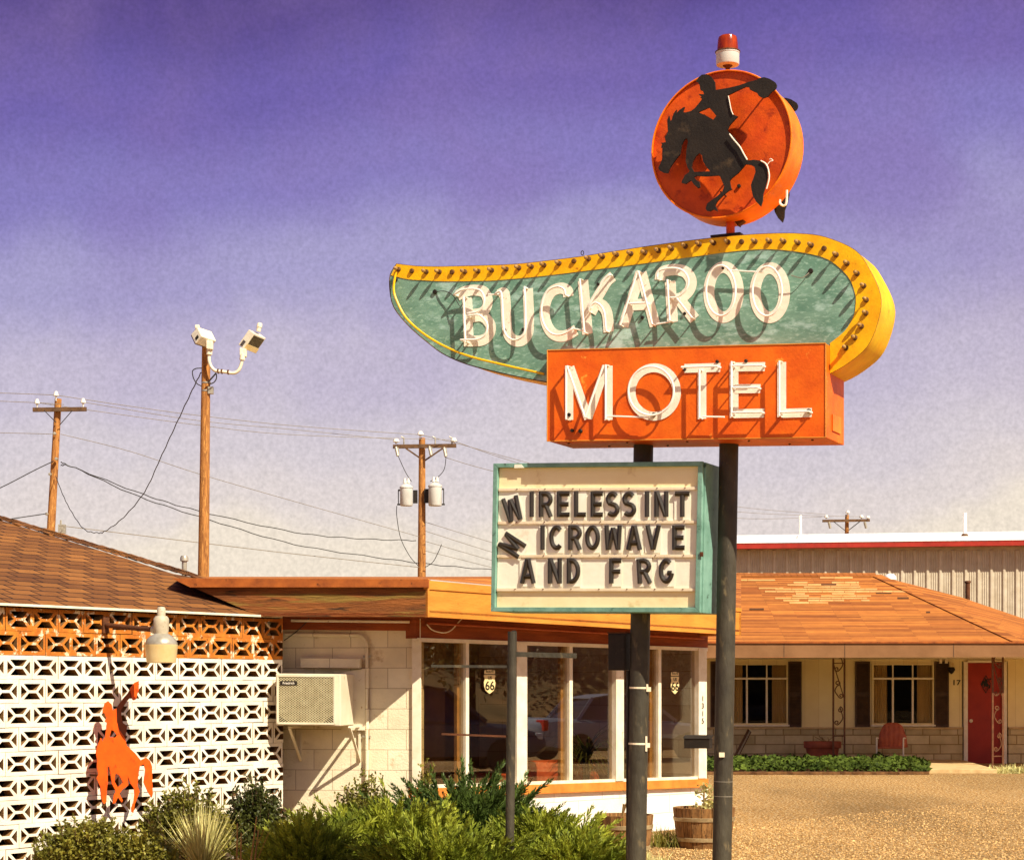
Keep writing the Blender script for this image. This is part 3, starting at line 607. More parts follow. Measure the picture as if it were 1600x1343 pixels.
def glyphs():
    a, b = .09, .91; G = {}
    G['I'] = (.2, [[(.1, 0), (.1, 1)]])
    G['T'] = (.56, [[(0, b), (.56, b)], [(.28, .86), (.28, 0)]])
    G['L'] = (.5, [[(.1, 1), (.1, 0)], [(.15, a), (.5, a)]])
    G['E'] = (.5, [[(.1, 1), (.1, 0)], [(.15, a), (.5, a)], [(.15, .5), (.46, .5)], [(.15, b), (.5, b)]])
    G['F'] = (.5, [[(.1, 1), (.1, 0)], [(.15, .48), (.46, .48)], [(.15, b), (.5, b)]])
    G['N'] = (.58, [[(.09, 0), (.09, 1)], [(.11, .97), (.47, .03)], [(.49, 0), (.49, 1)]])
    G['M'] = (.72, [[(.09, 0), (.09, 1)], [(.11, .97), (.36, .2)], [(.36, .2), (.61, .97)], [(.63, 0), (.63, 1)]])
    G['W'] = (.72, [[(.09, 1), (.15, 0)], [(.17, .03), (.36, .9)], [(.36, .9), (.55, .03)], [(.57, 0), (.63, 1)]])
    G['A'] = (.62, [[(.07, 0), (.29, .98)], [(.33, .98), (.55, 0)], [(.2, .28), (.42, .28)]])
    G['V'] = (.6, [[(.07, 1), (.29, .02)], [(.31, .02), (.53, 1)]])
    G['R'] = (.57, [[(.1, 0), (.1, 1)], [(.15, b)] + arc(.28, .69, .2, .22, 90, -90) + [(.15, .47)], [(.3, .46), (.49, 0)]])
    G['D'] = (.57, [[(.1, 0), (.1, 1)], [(.15, b)] + arc(.22, .5, .26, .41, 90, -90, 13) + [(.15, a)]])
    G['O'] = (.6, [['o'] + arc(.3, .5, .21, .41, 0, 345, 24)])
    G['C'] = (.57, [arc(.3, .5, .21, .41, 48, 312, 18)])
    G['G'] = (.6, [arc(.3, .5, .21, .41, 50, 330, 18) + [(.51, .42)], [(.34, .42), (.51, .42)]])
    G['S'] = (.53, [arc(.265, .7, .18, .21, 35, 230, 11) + arc(.27, .29, .19, .2, 75, -145, 11)])
    return G
GL = glyphs()
def board_letter(ch, xc, yt, yb, w, rot=0, tile=True):
    W0, strokes = GL[ch]; h = yb - yt
    cxp, cyp = xc, (yt + yb) / 2
    def m2(x, y):
        dx, dy = (x / W0 - .5) * w, -(y - .5) * h
        c_, s_ = math.cos(math.radians(rot)), math.sin(math.radians(rot))
        return k5(cxp + dx * c_ + dy * s_, cyp - dx * s_ + dy * c_)
    mb = MB()
    sw = 29 / 3.902 / 240
    for i, st in enumerate(strokes):
        closed = st[0] == 'o'; st = st[1:] if closed else st
        mb.ribbon([sp(*m2(x, y), .0085 + i * .0008) for x, y in st], sw, .004, SN, 0, ridge=.009, closed=closed)
    o = mb.build('letter', M['mletter'], board)
    if tile:
        e = 1.5
        tp = [(-.03, -.12), (W0 + .03, -.12), (W0 + .03, 1.08), (-.03, 1.08)]
        zoff = .0015 if rot == 0 else .006
        MB().prism([sp(*m2(x, y), zoff) for x, y in tp], SN * .0012).build('tile', M['tile'], o)
for ch, x, w in (('I', 277, 34), ('R', 362, 88), ('E', 468, 80), ('L', 570, 74), ('E', 672, 76), ('S', 770, 80), ('S', 871, 82), ('I', 980, 34), ('N', 1067, 86), ('T', 1195, 88)): board_letter(ch, x, 303, 458, w)
for ch, x, w in (('I', 343, 32), ('C', 427, 88), ('R', 540, 86), ('O', 648, 92), ('W', 773, 108), ('A', 901, 92), ('V', 1017, 90), ('E', 1170, 78)): board_letter(ch, x, 509, 659, w)
for ch, x, w, r in (('A', 253, 92, 0), ('N', 418, 86, 0), ('D', 531, 84, 0), ('F', 785, 76, 0), ('R', 962, 92, 3), ('G', 1098, 94, 0)): board_letter(ch, x, 711, 863, w, r)
board_letter('W', 160, 335, 485, 106, 15)
board_letter('M', 157, 557, 703, 104, 57)
MB().box(sp(*k5(1312, 685), .025), (.02, .01, .03), SX, SN).build('latch', M['rust'], board)
# ================================================================== GROUND
g = MB(); g.poly([V((-1500, -300, 0)), V((1500, -300, 0)), V((1500, 2500, 0)), V((-1500, 2500, 0))])
g.build('ground', M['gravel'], kind='structure')
# ================================================================== LEFT HOUSE WITH BREEZE BLOCK SCREEN
ab = math.atan(F / 2100); BD, BN = V((math.cos(ab), math.sin(ab), 0)), V((math.sin(ab), -math.cos(ab), 0))
BP = at(442, 1075, 18.6)
def bp(px, py, off=0.0): return onp(px, py, BP + BN * off, BN)
ztop = bp(442, 966).z; bw, bh = .2836, .2
def block_template():
    f = lambda pts: [(u * bw, v * bh) for u, v in pts]
    e = .006
    return filled([f([(e, .008), (1 - e, .008), (1 - e, .992), (e, .992)]),
                   f([(.175, .82), (.81, .82), (.645, .55), (.37, .55)]), f([(.175, .17), (.81, .17), (.65, .435), (.375, .435)]),
                   f([(.075, .765), (.075, .225), (.30, .49)]), f([(.925, .765), (.925, .225), (.715, .49)])], .10, lambda x, y: V((x, y, 0)), V((0, 0, -1)))
bt_ = block_template(); tv = np.array([tuple(p) for p in bt_.v]); tf = bt_.f; jr = random.Random(17)
end = BP.copy(); end.z = 0
screen = thing('breeze_block_wall', end, 'white breeze block screen wall with two ochre top courses', 'wall')
def courses(rows, name, m, label=None):
    mb = MB()
    for r in rows:
        z0 = ztop - (r + 1) * bh
        if z0 < -.15: continue
        sh = .5 if r % 2 else 0
        for k in range(-1, 30):
            s1 = (k + sh) * bw
            if s1 + bw < 0: continue
            half = s1 < -.01
            vs = []; j1, j2 = jr.gauss(0, .0022), jr.gauss(0, .0016)
            for x, y, d in tv:
                xx = x
                s = s1 + (bw - xx)
                if half: s = max(s, 0.0)
                p = end - BD * s + BN * (d + j1); p.z = max(z0 + y + j2, 0.0); vs.append(p)
            mb.add(vs, tf)
    o = mb.build(name, m, screen, label=label)
    o.data.materials.append(M['tan_block'])
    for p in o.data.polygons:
        if abs(p.normal.dot(BN)) < .5: p.material_index = 1  # faces across the wall's thickness take a darker tan
    return o
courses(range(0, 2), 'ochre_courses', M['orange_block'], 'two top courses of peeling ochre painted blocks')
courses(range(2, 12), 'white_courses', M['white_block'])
house = thing('motel_house', end - BN * 1.2, 'low house with brown shingle roof behind the breeze block screen', 'house')
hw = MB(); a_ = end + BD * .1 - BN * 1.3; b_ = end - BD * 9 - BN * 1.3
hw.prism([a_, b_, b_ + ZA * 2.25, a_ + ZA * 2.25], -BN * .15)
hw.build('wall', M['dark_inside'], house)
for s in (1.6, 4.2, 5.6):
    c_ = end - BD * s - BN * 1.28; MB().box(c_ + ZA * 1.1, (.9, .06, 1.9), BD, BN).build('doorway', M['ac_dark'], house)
E = lambda x, y: bp(x, y, .07)
e1, e2 = E(-420, 922), E(440, 961.5); e2.z = e1.z
RU = (-BN + ZA * .3).normalized(); RD = (e2 - e1).normalized(); RN = RD.cross(RU).normalized(); RN = RN if RN.z > 0 else -RN
rf = lambda x, y: onp(x, y, e1, RN)
poly = [e1, e2, rf(345, 905), rf(312, 903), rf(270, 896), rf(200, 873), rf(0, 812), rf(-90, 783), rf(-90, 783) - RD * 3.6]
MB().prism(poly, -RN * .03).build('roof', M['brown_shingle'], house, uv=(e1, RD, RU))
# ragged shingle butts along the hip
hp = MB(); rr = random.Random(3)
for i in range(26):
    t = i / 26; p = rf(-80 + 395 * t, 786 + 118 * t); hp.box(p + RN * .012, (.16 + .06 * rr.random(), .3, .012), RD, RU, (RN + RD * .06).normalized())
hp.build('hip_shingles', M['brown_shingle'], house, uv=(e1, RD, RU))
de = MB(); de.prism([e1 + ZA * .0, e2, e2 - ZA * .02, e1 - ZA * .02], BN * .012); de.build('drip_edge', M['white_trim'], house)
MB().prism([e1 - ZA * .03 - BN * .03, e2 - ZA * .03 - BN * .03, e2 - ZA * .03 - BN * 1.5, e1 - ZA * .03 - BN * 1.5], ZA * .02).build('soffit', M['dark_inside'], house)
pv = rf(288, 892)
vent = thing('vent_pipe', pv, 'small capped vent pipe on the brown shingle roof', 'vent')
k = pv.y / F
MB().tube([pv - ZA * .2, pv + ZA * 18 * k], 4 * k, 12).build('pipe', M['galv'], vent, smooth=True)
MB().lathe([(4 * k, 15 * k), (6.5 * k, 16 * k), (6.5 * k, 21 * k), (5 * k, 24 * k), (0, 25 * k)], pv, ZA, 14).build('cap', M['galv'], vent, smooth=True)
# ================================================================== OFFICE
a8, a48 = math.radians(8), math.radians(48)
AD, AN = V((math.cos(a8), -math.sin(a8), 0)), V((-math.sin(a8), -math.cos(a8), 0))
WD, WN = V((math.cos(a48), math.sin(a48), 0)), V((math.sin(a48), -math.cos(a48), 0))
P0 = at(657, 1075, 18.75); CF = at(668, 1075, 18.0)
ap = lambda x, y, o=0.0: onp(x, y, P0 + AN * o, AN)
wp = lambda x, y, o=0.0: onp(x, y, P0 + WN * o, WN)
af = lambda x, y, o=0.0: onp(x, y, CF + AN * o, AN)
wf = lambda x, y, o=0.0: onp(x, y, CF + WN * o, WN)
P0g = V((P0.x, P0.y, 0)); P1g = wp(1104, 1075); P1g.z = 0
office = thing('motel_office', P0g, 'motel office with a slanting window wall and ochre fascia', 'building')
Lg = ap(405, 1075); Lg.z = 0
H_ = 2.28
MB().prism([Lg, P0g, P0g + ZA * H_, Lg + ZA * H_], -AN * .18).build('block_wall', M['cmu'], office, uv=(Lg, AD, ZA))
# corner pier painted white where the two walls meet
cp = [wp(657, 1075), ]
MB().box(P0g + ZA * (H_ / 2) - AD * .035 + AN * .012, (.085, .05, H_), AD, AN).build('corner_post', M['white_trim'], office, bevel=.004)
zs0, zs1 = 1231, 1216
sy = lambda x: zs0 + (zs1 - zs0) * (x - 657) / (1104 - 657)      # top of the sill
ty = lambda x: 997 + (1012.5 - 997) * (x - 657) / (1104 - 657)   # top of the glass
q0, q1 = wp(657, sy(657) + 15), wp(1106, sy(1106) + 13)
lift = .03
MB().prism([P0g, P1g + WD * .02, V((q1.x, q1.y, q1.z)), V((q0.x, q0.y, q0.z))], -WN * .2).build('base_wall', M['white_wall'], office, uv=(P0g, WD, ZA))
MB().prism([wp(655, sy(655), .05), wp(1107, sy(1107), .05), wp(1107, sy(1107) + 13, .05), wp(655, sy(655) + 16, .05)], -WN * .25).build('sill', M['sill'], office, bevel=.005)
MB().prism([wp(650, 955, .02), wp(1106, 985, .02), wp(1106, ty(1106), .02), wp(650, ty(650), .02)], -WN * .2).build('header', M['header'], office)
MB().prism([ap(430, 955, .03), ap(652, 955, .03), ap(652, 985, .03), ap(430, 983, .03)], -AN * .03).build('header', M['header'], office)
MB().prism([wp(655, ty(655) - 1, .05), wp(1106, ty(1106) - 1, .05), wp(1106, ty(1106) + 4, .05), wp(655, ty(655) + 5, .05)], -WN * .1).build('head_trim', M['white_trim'], office)
MB().prism([wp(657, sy(657) - 5, .045), wp(1104, sy(1104) - 4, .045), wp(1104, sy(1104) + .5, .045), wp(657, sy(657) + .5, .045)], -WN * .09).build('bottom_rail', M['white_trim'], office)
posts = [(728, 733, 'w'), (808, 824, 'W'), (890, 895, 'w'), (963, 975, 'W'), (1029, 1033.5, 'w'), (1092, 1104.5, 'W')]
for x0, x1, kd in posts:
    w3 = [wp(x0, ty(x0), .06 if kd == 'W' else .035), wp(x1, ty(x1), .06 if kd == 'W' else .035), wp(x1, sy(x1) - 1, .06 if kd == 'W' else .035), wp(x0, sy(x0) - 1, .06 if kd == 'W' else .035)]
    MB().prism(w3, -WN * .1).build('mullion', M['white_trim'], office, bevel=.003)
    if kd == 'w': MB().prism([wp(x0 - 14, ty(x0) + 4, -.06), wp(x0 - 1, ty(x0) + 4, -.06), wp(x0 - 1, sy(x0) - 4, -.06), wp(x0 - 14, sy(x0) - 4, -.06)], -WN * .04).build('inner_jamb', M['tan_trim'], office)
xs = [657] + [v for p in posts for v in p[:2]]
for x0, x1 in zip(xs[0::2], xs[1::2]):
    x0 -= 2; x1 += 2
    MB().prism([wp(x0, ty(x0), .0), wp(x1, ty(x1), .0), wp(x1, sy(x1), .0), wp(x0, sy(x0), .0)], -WN * .006).build('pane', M['pane'], office)
# room behind the glass
rd = 3.6
A0, A1 = P0g - AN * .2 - WN * .1, P1g - WN * .1
fl = MB(); fl.poly([P0g - WN * .22 + ZA * .02, P1g - WN * .22 + ZA * .02, P1g - WN * rd + ZA * .02, P0g - WN * rd - WD * 1 + ZA * .02]); fl.build('floor', M['arm_wood'], office)
MB().prism([P0g - WN * rd - WD * 1.2, P1g - WN * rd, P1g - WN * rd + ZA * 2.3, P0g - WN * rd - WD * 1.2 + ZA * 2.3], -WN * .1).build('inner_wall', M['inside'], office)
MB().prism([P1g - WN * .2, P1g - WN * rd, P1g - WN * rd + ZA * 2.3, P1g - WN * .2 + ZA * 2.3], WD * .12).build('end_wall', M['white_wall'], office, uv=(P1g, WN, ZA))
MB().prism([P0g - AN * .2 - WD * .05, P0g - WN * rd - WD * 1.2, P0g - WN * rd - WD * 1.2 + ZA * 2.3, P0g - AN * .2 - WD * .05 + ZA * 2.3], -WD * .1).build('inner_wall', M['inside'], office)
MB().prism([P0g - WN * 1.6 + WD * 1.1, P0g - WN * 1.6 + WD * 2.0, P0g - WN * 1.6 + WD * 2.0 + ZA * 2.1, P0g - WN * 1.6 + WD * 1.1 + ZA * 2.1], -WN * .08).build('partition', M['inside'], office)
# roof with fascia, drip edge and soffit
FA = [af(288, 911), af(668, 914), af(668, 963), af(405, 962.5)]
MB().prism(FA, -AN * .04).build('fascia', M['old_fascia'], office, label='weathered brown fascia above the block wall', bevel=.003)
MB().prism([af(268, 903, .05), af(669, 904.5, .05), af(669, 917, .05), af(297, 917, .05)], -AN * .12).build('drip_edge', M['lip'], office)
C0, C1, C2, C3 = wf(668, 908), wf(1158, 951), wf(1158, 992), wf(668, 963)
MB().prism([C0, C1, C2, C3], -WN * .04).build('fascia', M['fascia'], office, label='ochre fascia along the window wall')
MB().prism([wf(667, 906, .012), wf(1159, 949.5, .012), wf(1159, 955, .012), wf(667, 920, .012)], -WN * .05).build('fascia_cap', M['fascia'], office)
MB().prism([wf(668.4, 904, .013) , wf(671, 904, .013), wf(671, 963.5, .013), wf(668.4, 963.5, .013)], -WN * .06).build('corner_trim', M['fascia'], office)
R1, R2, R3 = at(330, 900.5, 23), at(690, 900.5, 24.5), at(1158, 899, 29)
top = MB(); tA, tB = af(268, 903.5, -.02), af(668, 904.5, -.02)
top.add([tA, tB, R2, R1], [(0, 1, 2, 3)]); top.build('roof', M['orange_shingle'], office, uv=(tA, AD, ZA * .3 - AN))
top = MB(); top.add([tB, wf(1158, 949.8, -.02), R3, R2], [(0, 1, 2, 3)]); top.build('roof', M['orange_shingle'], office, uv=(tB, WD, (ZA * .3 - WN).normalized()))
MB().prism([FA[3] + ZA * .012, FA[2] + ZA * .012, FA[2] - AN * .9 + ZA * .012, FA[3] - AN * .9 + ZA * .012], ZA * .02).build('soffit', M['header'], office)
MB().prism([C3 + ZA * .04, C2 + ZA * .04, C2 - WN * .75 + ZA * .04, C3 - WN * .75 + ZA * .04], ZA * .02).build('soffit', M['header'], office)
MB().prism([C1, C1 - WN * 3, C2 - WN * 3, C2], -WD * .04).build('fascia', M['fascia'], office)
# eave tubing and loose wire
MB().tube([ap(455, 969, .07), ap(640, 971, .07)], .013, 8).build('eave_tube', M['letter'], office, smooth=True)
MB().tube([wp(668, 973, .07), wp(1100, 997.5, .07)], .012, 8).build('eave_tube', M['chair_red'], office, smooth=True)
MB().tube(spline([wp(x, y, .06) for x, y in ((667, 975), (676, 984), (693, 988), (705, 984), (716, 972), (722, 966))], 5), .006, 6).build('loose_wire', M['letter'], office)
MB().tube(spline([ap(x, y, .05) for x, y in ((484, 962), (478, 972), (462, 987), (444, 1000))], 5), .005, 6).build('loose_wire', M['wire'], office)
# house number 1315 down the end post
for ch, y in (('1', 1090), ('3', 1101.5), ('1', 1113.5), ('5', 1125)):
    o = wp(1098, y + 4.5, .063); text_mb(ch, .06, o, WD, ZA, .003, .005, 1.2).build('house_number', M['ink'], office)
# ---- conduit on the block wall
cpth = [ap(573, 1240, .03), ap(573.5, 1060, .03), ap(573.5, 1012, .03)] + [ap(573.5 - 13 * (1 - math.cos(t)), 1012 - 20 * math.sin(t) , .03) for t in (.4, .8, 1.2, 1.57)] + [ap(445, 991, .03)]
cond = thing('conduit_pipe', V((cpth[0].x, cpth[0].y, 0)), 'cream painted conduit bending across the block wall beside the cooler', 'pipe')
MB().tube(cpth, .02, 10).build('pipe', M['cmu'], cond, smooth=True, uv=(Lg, AD, ZA))
for x, y in ((573.5, 1025), (573, 1150)): MB().box(ap(x, y, .02), (.075, .03, .02), AD, AN).build('pipe_clip', M['galv'], cond)
# ---- window air conditioner
fo = .62
ac = thing('air_conditioner', ap(500, 1090, .3), 'cream window air conditioner on iron brackets on the block wall', 'air conditioner')
fc = [ap(431, 1051.5, fo), ap(532, 1052.5, fo), ap(532, 1133.5, fo), ap(431, 1132, fo)]
MB().prism(fc, -AN * .66).build('case', M['ac'], ac, bevel=.008)
fi = [ap(434.5, 1055, fo + .004), ap(523, 1056, fo + .004), ap(523, 1130, fo + .004), ap(434.5, 1129, fo + .004)]
MB().prism(fi, AN * .002).build('grille_recess', M['ac_dark'], ac)
gr = MB(); Wd = (fi[1] - fi[0]); Hd = (fi[3] - fi[0]); Lw, Lh = Wd.length, Hd.length; nx = Wd / Lw; ny = Hd / Lh
st = .03
for sgn in (1, -1):
    for i in range(-int(Lh / st) - 1, int(Lw / st) + int(Lh / st) + 2):
        # bar x = i*st + sgn*1.0*y clipped to the rectangle
        ys = [0, Lh]
        x_at = lambda y: i * st + sgn * y * 1.35
        lo, hi = 0.0, Lh
        for lim in (0, Lw):
            y = (lim - i * st) / (sgn * 1.35)
            if sgn > 0: lo, hi = (max(lo, y), hi) if lim == 0 else (lo, min(hi, y))
            else: lo, hi = (lo, min(hi, y)) if lim == 0 else (max(lo, y), hi)
        if hi - lo > .004:
            o = fi[0] + AN * (.006 if sgn > 0 else .009)
            gr.bar(o + nx * x_at(lo) + ny * lo, o + nx * x_at(hi) + ny * hi, .0075, .003, up=AN)
gr.build('grille', M['ac_grille'], ac)
fr = MB()
for i in range(4): fr.bar(fi[i] + AN * .008, fi[(i + 1) % 4] + AN * .008, .018, .014, up=AN)
fr.build('grille_frame', M['ac'], ac)
npl = ap(451, 1066.5, fo + .016); nm = MB().box(npl, (.165, .006, .04), AD, -AN).build('name_plate', M['black'], ac)
text_mb('Friedrich', .022, npl - ZA * .011 + AN * .004, AD, ZA, .001, .01).build('lettering', M['letter'], nm)
MB().prism([ap(535, 1050, -.0), ap(572, 1044, -.0), ap(572, 1140, -.0), ap(535, 1140, -.0)], AN * .05).build('sleeve_frame', M['ac'], ac)
MB().prism([ap(474, 1028, .0), ap(566, 1029, .0), ap(566, 1044, .0), ap(474, 1043, .0)], AN * .12).build('ledge', M['cmu'], ac, bevel=.004, uv=(Lg, AD, ZA))
for x0, y0, x1, y1 in ((452, 1136, 470, 1187), (546, 1135, 562, 1188)):
    a_, b_ = ap(x0, y0, fo * .72), ap(x1, y1, .015)
    t_ = ap(x1, y0 + 8, .015)
    MB().bar(a_, b_, .022, .022).bar(t_ + ZA * .0, b_, .022, .022, up=AN).bar(a_, V((t_.x, t_.y, a_.z)), .02, .022).build('bracket', M['ac'], ac)
# ---- route shields in the windows
def shield(cx, cy, w, h, label):
    k = 22.0 / F * 1.0
    o = wp(cx, cy, .02); px = o.y / F; sx = w * px / .66 * 1.02; sy_ = h * px
    P2 = lambda u, v: o + WD * (u * sx / 2) + ZA * (v * sy_ / 2)
    half = [(0, -1.0), (.28, -.9), (.7, -.72), (.92, -.4), (.96, -.1), (.82, .14), (.86, .3), (1.0, .46), (.8, .60), (.93, .66), (.84, .92), (.5, .9), (.25, .97), (0, .93)]
    ol = half + [(-u, v) for u, v in half[-2:0:-1]]
    t = thing('route_shield', o, label, 'road sign', 'route shields in the office windows')
    filled([[(u * .93, v * .96) for u, v in ol]], .006, lambda u, v: P2(u, v), WN).build('plate', M['shield'], t)
    filled([[(u, v) for u, v in ol]], .003, lambda u, v: P2(u, v) - WN * .001, WN).build('border', M['ink'], t)
    MB().prism([P2(-.85, .52) + WN * .007, P2(.85, .52) + WN * .007, P2(.85, .58) + WN * .007, P2(-.85, .58) + WN * .007], WN * .001).build('bar', M['ink'], t)
    text_mb('ROUTE', sy_ * .085, P2(0, .68) + WN * .007, WD, ZA, .001, .02, 1.1).build('lettering', M['ink'], t)
    text_mb('US', sy_ * .12, P2(0, .16) + WN * .007, WD, ZA, .001, .03, 1.15).build('lettering', M['ink'], t)
    text_mb('66', sy_ * .34, P2(0, -.66) + WN * .007, WD, ZA, .001, .02, 1.1).build('lettering', M['ink'], t)
shield(764.5, 1064, 19, 40, 'cream route 66 shield in the pane nearest the cooler')
shield(1054, 1066, 15.5, 37, 'cream route 66 shield in the end pane beside the mailbox')
# ---- mailbox on the end post
mb_c = wp(1091, 1158, .19); k = mb_c.y / F
mail = thing('mailbox', mb_c, 'black wall mailbox hung on the office end post', 'mailbox')
MX = (WD * .35 + WN * .94).normalized(); MY = ZA.cross(MX)
MB().box(mb_c - ZA * .02, (.3, .13, .11), MX, MY).build('body', M['black'], mail, bevel=.006)
MB().prism([mb_c + MX * sx + MY * sy_ + ZA * zz for sx, sy_, zz in ((-.16, -.075, .036), (.16, -.075, .036), (.16, .0, .075), (-.16, .0, .075))], MY * .08).build('lid', M['black'], mail, bevel=.004)
text_mb('1315', .035, wp(1105, 1160, .19) - MY * .07, MX, ZA, .004, .02).build('lettering', M['letter'], mail)
# ---- things inside the office
so = wp(868, 1215, -.7); so.z = .02
sofa = thing('sofa', so, 'rust coloured sofa seen through the office window', 'sofa')
MB().box(so + ZA * .54, (1.15, .24, .5), WD, WN).build('backrest', M['sofa'], sofa, bevel=.08, smooth=True)
MB().box(so - WN * .4 + ZA * .28, (1.1, .6, .24), WD, WN).build('seat', M['sofa'], sofa, bevel=.06, smooth=True)
for s in (-1, 1): MB().box(so - WN * .3 + WD * s * .62 + ZA * .4, (.16, .75, .5), WD, WN).build('armrest', M['sofa'], sofa, bevel=.06, smooth=True)
MB().box(so - WN * .1 + ZA * .12, (1.25, .78, .1), WD, WN).build('base', M['arm_wood'], sofa)
pp = wp(916, 1215, -.42); pp.z = .02
plant = thing('spiky_plant', pp, 'dark spiky potted plant inside the office window', 'plant')
MB().lathe([(.12, 0), (.17, .3), (.18, .32), (.15, .32), (.15, .28), (0, .28)], pp, ZA, 20).build('pot', M['terracotta'], plant, smooth=True)
lf = MB(); rr = random.Random(8)
for i in range(110):
    az = rr.random() * 6.283; L_ = .38 + .26 * rr.random(); up = .5 + 1.1 * rr.random()
    d = V((math.cos(az), math.sin(az), 0)); prev = pp + ZA * (.62 + .3 * rr.random()); s_ = d.cross(ZA); pts = []
    for j in range(5):
        t = j / 4; p = prev + d * L_ * t + ZA * (L_ * (up * t - 1.1 * t * t)); w = .013 * (1 - t) + .001; pts += [p - s_ * w, p + s_ * w]
    lf.add(pts, [(2 * j, 2 * j + 1, 2 * j + 3, 2 * j + 2) for j in range(4)])
lf.tube([pp + ZA * .28, pp + ZA * .85], .04, 8)
lf.build('leaves', M['boxwood_dark'], plant, fix=False)
# ---- yard lamp on the screen wall
ya = bp(163, 976); k = at(0, 0, 17).y / F
lampc = bp(252, 985, .72); k = lampc.y / F
yl = thing('yard_lamp', ya, 'dusk to dawn yard lamp on a rusty arm on the breeze block wall', 'lamp')
MB().tube([ya, ya + (lampc - ya) * .5, lampc - BN * .06 + ZA * .01], .022, 10).build('arm', M['rust'], yl, smooth=True)
MB().box(ya + BN * .012, (.07, .024, .14), BD, BN).build('wall_plate', M['rust'], yl)
lb = V((lampc.x, lampc.y, at(0, 1035, lampc.y).z))
yy = lambda y: (1035 - y) * k
MB().lathe([(10.5 * k, yy(990)), (11.5 * k, yy(985)), (12 * k, yy(975)), (12 * k, yy(966)), (9 * k, yy(962)), (0, yy(961.5))], lb, ZA, 24).build('housing', M['lamp_grey'], yl, smooth=True)
MB().lathe([(6.5 * k, yy(963)), (6.5 * k, yy(950)), (5 * k, yy(948)), (0, yy(947.5))], lb, ZA, 18).build('photocell', M['lamp_grey'], yl, smooth=True)
MB().lathe([(25 * k, yy(1007)), (25 * k, yy(1004)), (22 * k, yy(998)), (17 * k, yy(993)), (10 * k, yy(989))], lb, ZA, 32).build('reflector', M['galv'], yl, smooth=True)
MB().lathe([(22 * k, yy(1035)), (22.6 * k, yy(1034.5)), (25.5 * k, yy(1009)), (25.8 * k, yy(1006.5)), (24, yy(1006))][:4], lb, ZA, 32).build('refractor', M['refractor'], yl, smooth=True)
MB().tube([lampc - BN * .1 + ZA * .01, lampc - BN * .05 + ZA * .01], 6 * k, 12).build('arm_clamp', M['lamp_grey'], yl, smooth=True)
# ---- orange cowboy cutout
kc = lambda pts: z(130, 1050, 5.593, pts)
BODY = kc([(215, 250), (185, 270), (168, 330), (168, 355), (185, 352), (190, 380), (205, 395), (185, 425), (205, 440), (200, 490), (190, 565), (162, 605), (153, 570), (140, 600), (120, 650), (108, 700), (120, 770), (117, 830), (130, 890), (115, 925), (130, 960), (148, 1000), (155, 1080), (165, 1130), (180, 1147), (200, 1130), (203, 1020), (212, 960), (208, 825), (225, 820), (238, 900), (248, 970), (275, 1020), (280, 1045), (265, 1070), (256, 1145), (278, 1138), (300, 1088), (333, 1135), (343, 1115), (312, 1058), (340, 1020), (390, 985), (385, 900), (410, 970), (440, 1010), (445, 1060), (437, 1130), (418, 1180), (418, 1215), (435, 1225), (447, 1150), (475, 1080), (489, 1040), (472, 990), (475, 920), (492, 815), (525, 800), (540, 850), (525, 960), (560, 1040), (595, 1092), (605, 1060), (600, 960), (598, 820), (580, 770), (545, 742), (500, 768), (450, 705), (375, 635), (365, 578), (312, 500), (290, 430), (287, 315), (255, 330), (245, 280)])
BH = [kc([(225, 565), (243, 500), (265, 510), (292, 548), (280, 568)]), kc([(278, 880), (310, 895), (345, 960), (300, 1005), (270, 950)])]
CO_ = .17
cy = thing('cowboy_cutout', bp(195, 1170, CO_), 'bright orange metal cutout of a cowboy on a horse on the screen wall', 'cutout')
filled([BODY] + BH, .006, lambda x, y: bp(x, y, CO_), BN).build('rider_and_horse', M['cowboy'], cy)
fold = bp(*kc([(290, 400)])[0], CO_); AN2 = V((-.86, -.5, 0)).normalized()
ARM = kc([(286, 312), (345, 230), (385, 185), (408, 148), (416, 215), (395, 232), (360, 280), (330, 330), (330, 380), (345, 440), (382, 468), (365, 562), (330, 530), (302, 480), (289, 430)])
filled([ARM], .005, lambda x, y: bp(x, y, CO_ - .012), BN).build('raised_arm', M['brown_sheet'], cy, label='brown raised arm and flank')  # arm and flank cut from one flat brown sheet behind the body
hp_ = bp(*kc([(415, 190)])[0], CO_)
HAT = kc([(482, 74), (445, 90), (408, 140), (418, 195), (428, 238), (440, 243), (456, 235), (482, 150)])
filled([HAT], .006, lambda x, y: onp(x, y, hp_, BN), BN).build('hat', M['cowboy'], cy)
for x, y in ((230, 650), (420, 800), (180, 900)):
    p = bp(*kc([(x, y)])[0], CO_); MB().tube([p, p - BN * .17], .008, 6).build('standoff', M['rust'], cy)
# ---- short black frame post before the windows
fp0, fp1 = at(796, 1345, 15.8), at(800.5, 986, 15.8); d = (fp1 - fp0).normalized(); fb = fp0 - d * (fp0.z / d.z)
sm = thing('steel_frame_post', fb, 'thin black steel post with stub arms in the juniper', 'post')
MB().tube([fb, fp1], 7.2 / F * 15.8, 14).build('post_shaft', M['black_metal'], sm, smooth=True)
kx = lambda x, y: at(x, y, 15.8)
MB().box(kx(803, 993) + V((0, .0, 0)), (.035, .05, .09)).build('cap_plate', M['black'], sm)
MB().bar(kx(804, 1021.5), kx(901, 1024), .04, .035).build('arm', M['black_metal'], sm)
MB().bar(kx(794, 1041), kx(674, 1040), .022, .022).build('arm', M['black_metal'], sm)
MB().bar(kx(794, 1150), kx(690, 1146), .016, .016).build('arm', M['rust'], sm)
